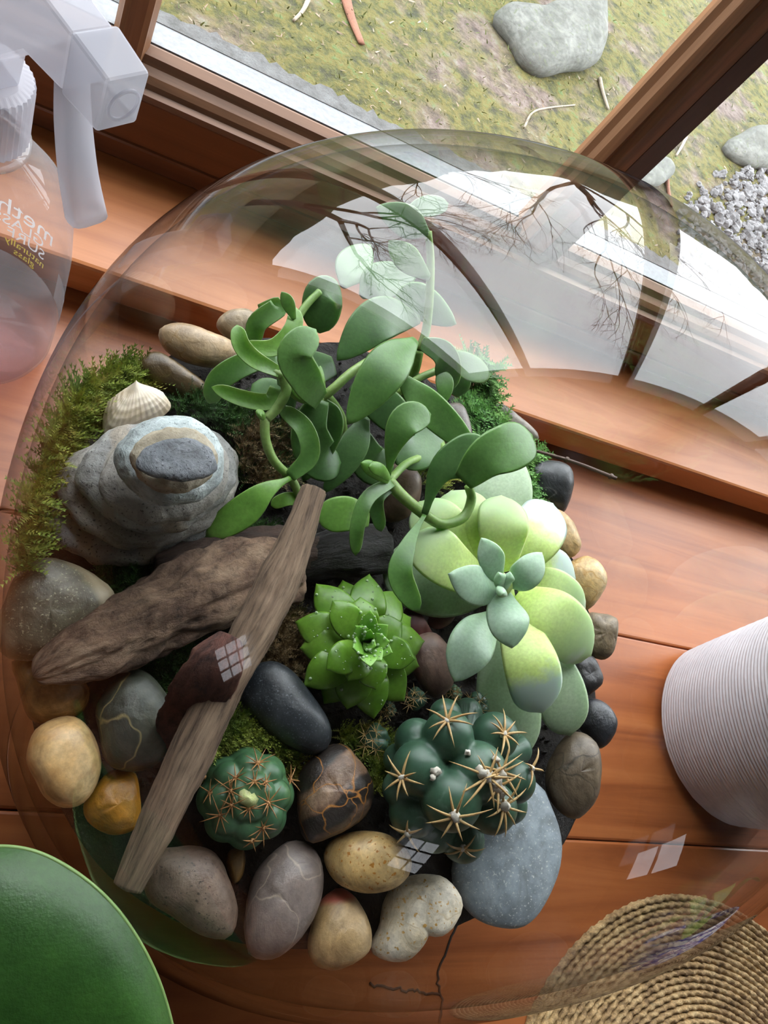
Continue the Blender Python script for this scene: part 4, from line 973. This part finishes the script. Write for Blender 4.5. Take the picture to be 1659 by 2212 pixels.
# small round cactus
sc0 = at(533, 1722, .122); s1 = mpp(sc0)
sp_ = empty('small_round_cactus', at(533, 1722, BEDZ), 'small round green ribbed cactus with rust star-shaped spines', 'cactus')
upv = nz(nz(CAM - sc0) * .7 + np.array([0, 0, .5])); f1 = nz(np.cross(upv, [.2, 1, 0])); f2 = np.cross(upv, f1)
bb = []
for k in range(8):
    a = 2 * math.pi * k / 8 + .3
    for rr_, hh, br in ((62, -14, 44), (58, 20, 34), (30, 46, 24)): bb.append((sc0 + (f1 * math.cos(a + .2 * (rr_ < 40)) + f2 * math.sin(a + .2 * (rr_ < 40))) * rr_ * s1 + upv * hh * s1, br * s1))
V, F = sbody(sc0, bb, 70 * s1, 120, 80, k=34)
mesh('body', V, F, CSm, sp_)
for k, (x, y, n_, ln) in enumerate([(557, 1648, 9, 40), (509, 1680, 8, 36), (498, 1708, 8, 40), (580, 1734, 10, 44), (475, 1762, 8, 44), (568, 1789, 9, 40), (500, 1740, 8, 36), (538, 1747, 9, 30), (550, 1688, 8, 30), (628, 1684, 6, 32), (452, 1712, 5, 30), (545, 1818, 5, 30), (440, 1678, 4, 26), (575, 1690, 7, 28)]):
    P0 = on_body(x, y, V); ax = nz(nz(P0 - sc0) + .4 * nz(CAM - P0))
    spines(sp_, P0 - ax * .0003, None, ax, n_, ln * s1, SPo, .00030, 1.2, .15, k + 70, wool=.0009, woolmat=SPo)
P0 = on_body(532, 1724, V); Q, F2 = ico_blob(P0, .0032, 3, .6); ar = mesh('crown_wool', Q, F2, mottled('pale yellow wool', [(.36, .42, .12), (.6, .62, .34)], 300, .9), sp_)
# baby cacti
for k, (x, y, r, lab) in enumerate([(805, 1600, 38, 'baby cactus between the black pebble and the big cactus'), (894, 1511, 27, 'baby cactus with bristly spines just under the green rosette'), (976, 1500, 22, 'tiny pale green baby cactus above the big cactus'),
                                  (1024, 1526, 32, 'baby cactus touching the top right of the big cactus'), (836, 1534, 20, 'tiny dark baby cactus below the rosette leaves')]):
    c0 = at(x, y, .114); s2 = mpp(c0); e_ = empty('baby_cactus', at(x, y, BEDZ), lab, 'cactus', 'baby cacti')
    r_ = random.Random(k); bb = [(c0 + nz([math.cos(a), math.sin(a), .5 + .8 * (i % 2)]) * r * s2 * .62, r * s2 * .42) for i, a in enumerate(np.linspace(0, 6.283, 9)[:-1])]
    V, F = sbody(c0, bb, r * s2 * .72, 48, 30, k=16); mesh('body', V, F, CSm if k == 2 else CGm, e_)
    for q in range(5):
        an = q * 1.257 + k; P0 = on_body(x + (q > 0) * r * .55 * math.cos(an), y + (q > 0) * r * .55 * math.sin(an), V)
        spines(e_, P0, None, nz(P0 - c0 + .002 * nz(CAM - P0)), 7, r * s2 * .8, SPm, .00018, 1.0, .1, q + 10 * k)

# water droplets on the rosette leaves
dm = bpy.data.materials.new('water'); dm.use_nodes = True; nt = dm.node_tree; p_ = nt.nodes['Principled BSDF']; p_.inputs['Base Color'].default_value = (.55, .72, .45, 1); p_.inputs['Roughness'].default_value = .04; p_.inputs['Specular IOR Level'].default_value = 1.0
tr_ = N(nt, 'ShaderNodeBsdfTransparent'); mx_ = N(nt, 'ShaderNodeMixShader'); mx_.inputs[0].default_value = .55; L(nt, tr_.outputs[0], mx_.inputs[1]); L(nt, p_.outputs[0], mx_.inputs[2]); L(nt, mx_.outputs[0], nt.nodes['Material Output'].inputs['Surface']); b = MB(); r_ = random.Random(9); dg = bpy.context.evaluated_depsgraph_get()
tg = []
for o in rp.children:
    org = wloc(o); P = np.array([v.co for v in o.data.vertices]) + org; nn = np.array([v.normal for v in o.data.vertices]); tg.append((P, nn))
for P, nn in tg:
    vis = [i for i in range(len(P)) if np.dot(nn[i], nz(CAM - P[i])) > .5]
    for i in (lambda q: r_.sample(q, min(len(q), 9)))([v for v in vis if 5 * 14 < v < 19 * 14]):
        s_ = r_.choice([.00025, .0003, .00035, .00045, .0007]); Q, F2 = ico_blob(P[i] + nn[i] * s_ * .25, s_, i, .05, 8); b.add(Q, F2)
tag(b.build('water_droplets', dm), 'clear water droplets beaded on the green rosette', 'water', kind='stuff')

# ------------------------------------------------------------------ spray bottle
def frosted(name, col, alpha, rough=.35):
    m = bpy.data.materials.new(name); m.use_nodes = True; nt = m.node_tree; p = nt.nodes['Principled BSDF']; out = nt.nodes['Material Output']
    p.inputs['Base Color'].default_value = (*col, 1); p.inputs['Roughness'].default_value = rough
    tr = N(nt, 'ShaderNodeBsdfTransparent'); tr.inputs['Color'].default_value = (.97, .97, .98, 1); tl = N(nt, 'ShaderNodeBsdfTranslucent'); tl.inputs['Color'].default_value = (*col, 1)
    m1 = N(nt, 'ShaderNodeMixShader'); m1.inputs[0].default_value = .45; L(nt, p.outputs[0], m1.inputs[1]); L(nt, tl.outputs[0], m1.inputs[2])
    m2 = N(nt, 'ShaderNodeMixShader'); m2.inputs[0].default_value = alpha; L(nt, tr.outputs[0], m2.inputs[1]); L(nt, m1.outputs[0], m2.inputs[2]); L(nt, m2.outputs[0], out.inputs['Surface'])
    return m
FW = frosted('frosted white plastic', (.60, .60, .66), .62); FW2 = frosted('clear frosted plastic', (.60, .61, .67), .52)
BP = thin_glass('bottle plastic', (.985, .975, .975), (.78, .74, .75), .04, haze=.13, edgepow=3, gr=.5)
LQ = thin_glass('pink liquid', (.93, .80, .80), (.80, .62, .62), .01, haze=.10, gr=.1)
bx, by = -.047, .266
sb = empty('spray_bottle', (bx, by, .0004), 'clear plastic spray bottle with frosted white trigger head, at the left edge', 'spray bottle')
EX, EY = 1.0, .86
prof = [(0, .0006), (.036, .0006), (.041, .004), (.0435, .012), (.0445, .05), (.044, .085), (.0415, .110), (.035, .128), (.024, .141), (.0165, .147), (.0155, .150), (.0155, .158)]
V, F = lathe_vf(prof, (bx, by, 0), 56, EX, EY); mesh('bottle_body', V, F, BP, sb)
V, F = lathe_vf([(0, .0025), (.039, .0025), (.0425, .012), (.0432, .034), (0, .0345)], (bx, by, 0), 48, EX, EY); mesh('liquid', V, F, LQ, sb)
V, F = lathe_vf([(.0158, .146), (.0195, .1465), (.0195, .150), (.0158, .1505)], (bx, by, 0), 40); mesh('neck_ring', V, F, BP, sb)
ns = 40; V = []; Fc = []
for (r, z) in ((.0150, .1515), (.0178, .1515), (.0178, .1765), (.0172, .1785), (.0135, .1795), (.0, .1796)):
    for j in range(ns * 2):
        a = 2 * math.pi * j / (ns * 2); q = r + (.0007 if j % 2 and r > .0165 else 0); V.append((bx + q * math.cos(a), by + q * math.sin(a), z))
mesh('ribbed_collar', V, gridfaces(6, ns * 2, False, True), FW, sb, smooth=False)
hd = nz([.72, -.69, 0]); hs = np.array([hd[1], -hd[0], 0]) * -1
def side_prism(prof_, w0, w1, name, mat, bev=.0012):
    V = []
    for sg in (-1, 1):
        for (s_, z) in prof_:
            wv = w0 + (w1 - w0) * ((s_ - prof_[0][0]) / (max(p[0] for p in prof_) - prof_[0][0] + 1e-9)); V.append(np.array([bx, by, z]) + hd * s_ + hs * sg * wv)
    n_ = len(prof_); F = [tuple(range(n_)), tuple(range(2 * n_ - 1, n_ - 1, -1))] + [(i, i + n_, (i + 1) % n_ + n_, (i + 1) % n_) for i in range(n_)]
    o = mesh(name, V, F, mat, sb, smooth=False); bm = bmesh.new(); bm.from_mesh(o.data); bmesh.ops.recalc_face_normals(bm, faces=bm.faces); bmesh.ops.bevel(bm, geom=list(bm.edges), offset=bev, segments=2, profile=.5, affect='EDGES'); bm.to_mesh(o.data); bm.free(); return o
side_prism([(-.034, .204), (-.028, .231), (-.010, .2425), (.049, .2405), (.049, .2190), (.030, .2160), (.012, .195), (.010, .179), (-.012, .179), (-.014, .198)], .0082, .0078, 'spray_head', FW)
side_prism([(.0492, .2185), (.0492, .2420), (.067, .2405), (.067, .2200)], .0086, .0080, 'nozzle_cap', FW2)
V, F = lathe_vf([(.0062, 0), (.0062, .0006), (.0050, .0006), (.0050, 0)], (0, 0, 0), 28); Mx = np.stack([hs, [0, 0, 1], hd], 1); mesh('nozzle_ring', V @ Mx.T + np.array([bx, by, .230]) + hd * .0672, F, FW, sb)
tp = spline([np.array([bx, by, 0]) + hd * s_ + np.array([0, 0, z]) for s_, z in ((.044, .217), (.048, .203), (.055, .186), (.0635, .172))], 16)
V = []
for i, q in enumerate(tp):
    t = i / 15; w_ = .0054 + .0028 * t; d_ = .0042
    for j in range(14):
        a = 2 * math.pi * j / 14; ca, sa = math.cos(a), math.sin(a); V.append(q + hs * w_ * np.sign(ca) * abs(ca) ** .6 + hd * d_ * np.sign(sa) * abs(sa) ** .6)
F = gridfaces(16, 14, False, True); F += [tuple(range(14))[::-1], tuple(15 * 14 + j for j in range(14))]; mesh('trigger', V, F, FW, sb)
V, F = tube_vf([(bx, by, .15), (bx + .002, by, .08), (bx + .010, by - .004, .006)], .0022, 10, (1, 0, 0)); mesh('dip_tube', V, F, FW2, sb)
INKW = frosted('white print', (.85, .85, .85), 1.0); INKY = frosted('yellow print', (.75, .58, .05), 1.0); INKD = plain('grey print', (.10, .10, .11), .6)
def label(txt, size, z0, t0, mat, face=1, rr=.0445):
    cu = bpy.data.curves.new('label_text', 'FONT'); cu.body = txt; cu.size = size; cu.resolution_u = 3
    ob = bpy.data.objects.new('label_text', cu); COL.objects.link(ob); dg = bpy.context.evaluated_depsgraph_get(); dg.update()
    me = bpy.data.meshes.new_from_object(ob.evaluated_get(dg)); V = [np.array(v.co) for v in me.vertices]; F = [tuple(p.vertices) for p in me.polygons]; bpy.data.objects.remove(ob)
    Vn = []
    for v in V:
        t = t0 - v[0] / rr; z = z0 + v[1]; k = np.interp(z, [p[1] for p in prof], [p[0] for p in prof]) + .0003
        Vn.append((bx + EX * k * math.sin(t), by + EY * k * math.cos(t), z))
    return mesh('label_text', Vn, F, mat, sb, smooth=False)
label('meth', .0165, .0625, .84, INKW); label('GLASS', .0105, .0545, .70, INKW); label('SURF', .0105, .0465, .74, INKW)
label('naturally', .0072, .0405, .76, INKY); label('glass', .0072, .0345, .62, INKY)
lb = []
for t in np.linspace(1.05, 1.5, 6):
    for z in (.030, .052): lb.append((bx + .0448 * math.sin(t), by + .0388 * math.cos(t), z))
mesh('back_sticker', lb, [(2 * i, 2 * i + 2, 2 * i + 3, 2 * i + 1) for i in range(5)], plain('white sticker', (.72, .72, .72), .6), sb)

# ------------------------------------------------------------------ white pot
pc = np.array([.517, .101, .0004])
pt = empty('white_pot', pc, 'white ceramic pot with fine carved rings, at the right edge', 'plant pot')
V = []; F = []; pr_ = [(0, .0), (.052, .0), (.0585, .0015), (.0625, .006)]; z = .0075; k = 0
while z < .135:
    r = .0645 + .012 * min(1, z / .11) ** .8 + (0, .00065, .00075, .0002)[k % 4]; pr_.append((r, z)); z += .00066 + .00012 * math.sin(k * .9); k += 1
pr_ += [(.0775, .1365), (.0735, .1365), (.0725, .12)]
ns = 90
for i, (r, z) in enumerate(pr_):
    for j in range(ns):
        a = 2 * math.pi * j / ns; wob = .0007 * math.sin(3 * a + z * 40) * (z > .008); rr_ = r + .00018 * math.sin(23 * a + i * 2.1) * (z > .008); V.append((pc[0] + rr_ * math.cos(a), pc[1] + rr_ * math.sin(a), pc[2] + z + wob))
mesh('pot_body', V, gridfaces(len(pr_), ns, False, True), mottled('matt white ceramic', [(.47, .44, .46), (.55, .52, .54)], 40, .6, fine=.06, bstr=.1), pt)
V, F = lathe_vf([(0, .122), (.0735, .121)], pc, 40); mesh('pot_soil', V, F, M['soil'], pt)

# ------------------------------------------------------------------ woven seagrass mat
mc = np.array([.452, -.176, .0006]); mt = empty('woven_mat', mc, 'round woven seagrass mat at the lower right corner', 'placemat')
def mat_mat():
    m, nt, p = newmat('seagrass'); v = coords(nt); f = noise(nt, v, 120, 5, .7); f2 = noise(nt, v, 700, 3, .6); f3 = noise(nt, v, 18, 3, .5)
    c = ramp(nt, f, [(.32, (.17, .095, .036)), (.5, (.46, .30, .135)), (.66, (.62, .45, .23))]); c = mixc(nt, 1.0, c, ramp(nt, f2, [(.3, (.55,) * 3), (.7, (1.2,) * 3)]), 'MULTIPLY'); c = mixc(nt, 1.0, c, ramp(nt, f3, [(.35, (.75, .72, .7)), (.65, (1.1, 1.1, 1.05))]), 'MULTIPLY')
    L(nt, c, p.inputs['Base Color']); p.inputs['Roughness'].default_value = .75; bump(nt, p, f2, .5, .001); return m
MM = mat_mat(); nring = 42; rw = .165 / nring
for k in range(nring):
    r = rw * (k + .5); nb = max(6, int(2 * math.pi * r / .0075)); nt_ = nb * 6; V = []; rs = random.Random(k); ph = rs.uniform(0, 6)
    for i in range(nt_):
        a = 2 * math.pi * i / nt_; tw = (i / 6.0) * 2 * math.pi + ph; jit = rs.uniform(-.00015, .00015)
        for j in range(7):
            b_ = math.pi * (j / 6.0) - .15 + .05; tr_ = rw * .56; pr = 1 + .17 * math.sin(tw + (b_ - 1.57) * 2.6) + .06 * math.sin(2 * tw + b_ * 4 + k) + .08 * math.sin(tw * .37 + k)
            V.append((mc[0] + (r + tr_ * pr * math.cos(b_) + jit) * math.cos(a), mc[1] + (r + tr_ * pr * math.cos(b_) + jit) * math.sin(a), mc[2] + .0042 * pr * max(math.sin(b_), 0)))
    mesh('braid_coil', V, gridfaces(nt_, 7, True, False), MM, mt)

# ------------------------------------------------------------------ blue and white porcelain pot, on the mat beyond the frame
def porcelain():
    m, nt, p = newmat('blue white porcelain'); v = coords(nt); f = noise(nt, v, 55, 2, .5, 1.6); wv = N(nt, 'ShaderNodeTexWave', wave_type='RINGS'); wv.inputs['Scale'].default_value = 18; wv.inputs['Distortion'].default_value = 8; L(nt, v, wv.inputs['Vector'])
    c = mixc(nt, ramp(nt, f, [(.50, (0, 0, 0)), (.54, (1, 1, 1))]), (.72, .75, .80), (.03, .06, .34)); c = mixc(nt, ramp(nt, wv.outputs['Fac'], [(.8, (0, 0, 0)), (.86, (1, 1, 1))]), c, (.05, .09, .42))
    L(nt, c, p.inputs['Base Color']); p.inputs['Roughness'].default_value = .12; return m
qc = np.array([.515, -.205, .007]); qp = empty('porcelain_pot', qc, 'blue and white porcelain pot standing on the woven mat, mirrored in the bowl rim', 'plant pot')
V, F = lathe_vf([(0, 0), (.036, 0), (.040, .004), (.056, .03), (.062, .06), (.060, .085), (.063, .092), (.058, .093), (.055, .08)], qc, 56); mesh('pot_body', V, F, porcelain(), qp)
V, F = lathe_vf([(0, .08), (.056, .08)], qc, 30); mesh('pot_soil', V, F, M['soil'], qp)
GL = leaf_mat('bright houseplant leaf', [(.08, .22, .02), (.14, .33, .04), (.2, .4, .06)], .35, .1)
for (dx, dy, h, ln) in ((-.075, .045, .05, 1), (-.10, -.02, .10, 1), (.06, .05, .12, 1), (.02, -.09, .13, 1), (-.03, .03, .15, .7)):
    P = spline([qc + [0, 0, .078], qc + [dx * .5, dy * .5, .10 + h * .5], qc + [dx, dy, .085 + h * .4]], 18); T_, N_, B_ = frames(P, [0, 0, 1.0]); V = []
    for i in range(18):
        w_ = .0155 * np.interp(i / 17, [a for a, _ in PROF['blade']], [c for _, c in PROF['blade']]) * (1 if i > 4 else .4)
        for j in range(10):
            a = 2 * math.pi * j / 10; V.append(P[i] + B_[i] * w_ * math.cos(a) + N_[i] * (.0008 * math.sin(a) + .15 * w_ * math.cos(a) ** 2))
    mesh('leaf', V, gridfaces(18, 10, False, True), GL, qp)

# ------------------------------------------------------------------ big-leaved houseplant at the lower left
BL = leaf_mat('dark glossy leaf', [(.012, .048, .006), (.022, .078, .010), (.034, .105, .014)], .46, .04, 30, .25)
BE = plain('pale leaf rim', (.20, .32, .10), .4)
hp = empty('big_leaf_plant', (-.15, -.10, .0006), 'houseplant with a very large dark green leaf, lower left corner', 'houseplant')
Zl = .192
NL = 90; sp0 = spline([at(-390, 2030, Zl - .012), at(-40, 2240, Zl), at(400, 2490, Zl - .016)], NL)
T_, N_, B_ = frames(sp0, [0, 0, 1.0]); V = []; rim = [[], []]
wl = [(0, .12), (.05, .42), (.15, .74), (.3, .95), (.45, 1), (.6, .93), (.75, .72), (.88, .42), (.96, .18), (1, .01)]
wl = [tuple(q) for q in spline(wl, 120)]
for i in range(NL):
    w_ = 352 * mpp(sp0[i]) * np.interp(i / (NL - 1), [a for a, _ in wl], [c for _, c in wl]); row = []
    for j in range(15):
        u = -1 + 2 * j / 14; row.append(sp0[i] + B_[i] * w_ * u + N_[i] * (.010 * abs(u) ** 1.5 - .012 * u ** 4 - .0015 * math.exp(-(u / .06) ** 2)))
    rim[0].append(row[0]); rim[1].append(row[-1]); V += row
n0 = len(V); V2 = [q - np.array([0, 0, .0007]) for q in V]; F = gridfaces(NL, 15); F2 = [tuple(x + n0 for x in f[::-1]) for f in F]
mesh('leaf_blade', V + V2, F + F2, BL, hp)
b = MB()
for rm in rim: Vt, Ft = tube_vf(np.array(rm) - [0, 0, .0003], .0006, 6); b.add(Vt, Ft)
o = b.build('leaf_margin', BE, hp); o['label'] = 'thin pale green rim of the leaf'
P = spline([sp0[0], np.array([-.075, .0, .15]), np.array([-.13, -.07, .09]), np.array([-.15, -.10, .05])], 24); Vt, Ft = tube_vf(P, .003, 10, (1, 0, 0)); mesh('leaf_stalk', Vt, Ft, leaf_mat('green stalk', [(.06, .16, .03), (.1, .24, .05)], .4), hp)
V, F = lathe_vf([(0, 0), (.035, 0), (.045, .06), (.05, .062), (.05, .075), (.046, .075), (.044, .06), (0, .058)], (-.15, -.10, .0006), 40); o = mesh('pot', V, F, mottled('terracotta', [(.36, .14, .07), (.45, .19, .10)], 40, .8), hp)

# ------------------------------------------------------------------ outdoors: rocks, sticks, gravel, grass
rk = S([(.045, .05, .04), (.078, .083, .073), (.11, .115, .105)], 9, .8, speck=((.06, .07, .045), 60), bstr=.9)
def rock(label_, outline, z, **kw): return pebble('rock', label_, 'rock', outline, z, rk, 'rocks in the yard', power=.35, rough=.06, lump=.05, tilt=.1, **kw)
rock('large pale flat rock lying in the moss outside, top of the photo', [(1068, 45), (1085, 20), (1150, 25), (1240, 0), (1300, -30), (1306, 60), (1303, 110), (1285, 140), (1230, 150), (1170, 162), (1125, 140), (1100, 90)], GZ + .03, thick=.35, seed=4)
rock('grey rock outside beyond the right mullion, at the right edge', [(1560, 318), (1600, 290), (1659, 272), (1720, 300), (1700, 350), (1640, 362), (1590, 348)], GZ + .03, thick=.4, seed=9)
rock('flat grey rock outside just right of the mullion foot', [(1370, 350), (1400, 335), (1445, 345), (1455, 375), (1420, 400), (1375, 395)], GZ + .02, thick=.3, seed=14)
BRK = mottled('reddish bark strip', [(.12, .045, .022), (.18, .075, .042)], 20, .8); PALE = mottled('pale dead wood', [(.18, .15, .11), (.24, .21, .16)], 30, .8)
def outstick(label_, pts, r, mat, flat=1.0):
    P = spline([at(x, y, GZ + .035) for x, y in pts], 16); P[:, 2] = [gh(q[0], q[1]) + r * flat for q in P]
    V, F = tube_vf(P, r * np.linspace(1, .6, 16), 8, (0, 0, 1), flat); tag(mesh('stick', V, F, mat), label_, 'stick', 'sticks in the yard')
outstick('reddish strip of bark lying on the moss outside', [(748, -20), (762, 30), (785, 88)], .019, BRK, .4)
outstick('pale split stick beside the large flat rock', [(1312, 150), (1320, 180), (1332, 216)], .008, PALE)
outstick('short pale twig at the top edge, left of the bark strip', [(668, -5), (655, 20), (635, 42)], .007, PALE)
outstick('thin curved twig in the moss below the large flat rock', [(1145, 260), (1165, 225), (1205, 212), (1260, 205)], .004, PALE)
outstick('tan stick on the ground right of the mullion', [(1500, 280), (1490, 300), (1478, 320)], .007, PALE)
outstick('tan stick right of the mullion near the gravel', [(1458, 370), (1462, 400), (1470, 430)], .008, BRK)
b = MB(); r_ = random.Random(21)
for k in range(1500):
    px, py = r_.uniform(1470, 1900), r_.uniform(370, 640)
    if (px - 1480) * .5 + (py - 500) * .9 < -60 + r_.uniform(-25, 25): continue
    q = at(px, py, GZ); q[2] = gh(q[0], q[1]); s_ = r_.uniform(.006, .02)
    Q, F2 = ico_blob(q + [0, 0, s_ * .3], s_, k, .5, 6); b.add(Q, F2)
tag(b.build('gravel', mottled('grey white gravel', [(.07, .07, .073), (.12, .12, .124), (.165, .165, .17)], 12, .85), smooth=False), 'grey white gravel on the ground outside at the right', 'gravel', kind='stuff')
def litter(name, label_, cnt, mat, s0, s1, seed, up, box_):
    r = random.Random(seed); V = []; F = []
    for k in range(cnt):
        px, py = r.uniform(box_[0], box_[1]), r.uniform(box_[2], box_[3]); q = at(px, py, GZ); q[2] = gh(q[0], q[1]) + .004
        d = nz([r.uniform(-1, 1), r.uniform(-1, 1), up * r.uniform(.4, 1)]); sd = nz(np.cross(d, [r.uniform(-1, 1), r.uniform(-1, 1), .6])); l_ = r.uniform(s0, s1); w_ = l_ * (.12 if up else .3); n_ = len(V)
        V += [q - sd * w_, q + sd * w_, q + d * l_ * .6 + sd * w_ * .7, q + d * l_ + [0, 0, -.1 * l_ * up], q + d * l_ * .6 - sd * w_ * .7]; F.append((n_, n_ + 1, n_ + 2, n_ + 3, n_ + 4))
    tag(mesh(name, V, F, mat, smooth=False), label_, name.split('_')[0], kind='stuff')
litter('grass_blades', 'short green grass and weeds growing in the mossy ground', 7000, moss_mat('yard grass', [(.045, .05, .008), (.07, .085, .014), (.08, .115, .038)], 3), .006, .020, 31, 1.0, (300, 2300, -350, 700))
litter('leaf_litter', 'tan bits of dead leaf scattered on the mossy ground', 2200, mottled('dead leaf', [(.08, .05, .03), (.20, .145, .10), (.26, .23, .18)], 6, .8), .006, .024, 32, 0.12, (300, 2300, -350, 700))
# bare trees and a dark hedge behind the yard, mirrored in the bowl
TB = mottled('grey brown bark', [(.025, .018, .014), (.05, .038, .03)], 8, .9)
def tree(x, y, h, seed, label_, depth=6, r0=.09):
    r = random.Random(seed); bt = MB(); bb_ = MB()
    def grow(p, d, l, rad, n_):
        pts = [p]; q = p
        for i in range(4): d = nz(d + np.array([r.uniform(-.16, .16), r.uniform(-.16, .16), r.uniform(-.06, .12)])); q = q + d * l / 4; pts.append(q)
        V, F = tube_vf(pts, np.linspace(rad, rad * .62, 5), 6 if n_ > 4 else 3, (.3, .2, .1)); (bt if n_ == depth else bb_).add(V, F)
        if n_ == 0: return
        for k in range(3 if n_ > 1 else 4):
            i = r.choice([2, 3, 4, 4]); dd = nz(d + .85 * np.array([r.uniform(-1, 1), r.uniform(-1, 1), r.uniform(-.5, .75)])); grow(pts[i], dd, l * r.uniform(.58, .8), rad * .55, n_ - 1)
    t = empty('bare_tree', (x, y, GZ), label_, 'tree', 'bare trees'); grow(np.array([x, y, GZ - .05]), np.array([0, 0, 1.0]), h, r0, depth)
    bt.build('trunk', TB, t); bb_.build('branches', TB, t)
tree(-1.7, 4.6, 2.2, 3, 'bare leafless tree outside, mirrored in the left of the bowl dome', 7)
tree(1.9, 5.2, 2.4, 8, 'bare leafless tree outside, mirrored in the right of the bowl dome', 7)
tree(.3, 10.8, 2.6, 12, 'bare leafless tree farther outside, mirrored between the other two', 5)
hx = np.linspace(-30, 34, 130); V = []
for x in hx:
    for j in range(10):
        a = math.pi * j / 9; q = np.array([[x, 0, a * 2]]); rr_ = 1 + .18 * float(wave(q, 1.6, 4, 3)[0]); V.append((x, 15 - 1.4 * math.cos(a) * rr_, GZ - .1 + 3.0 * math.sin(a) * rr_))
tag(mesh('hedge', V, gridfaces(130, 10), mottled('dark hedge', [(.01, .018, .006), (.03, .045, .012), (.05, .06, .02)], 3, .9)), 'long dark hedge closing off the yard', 'hedge')
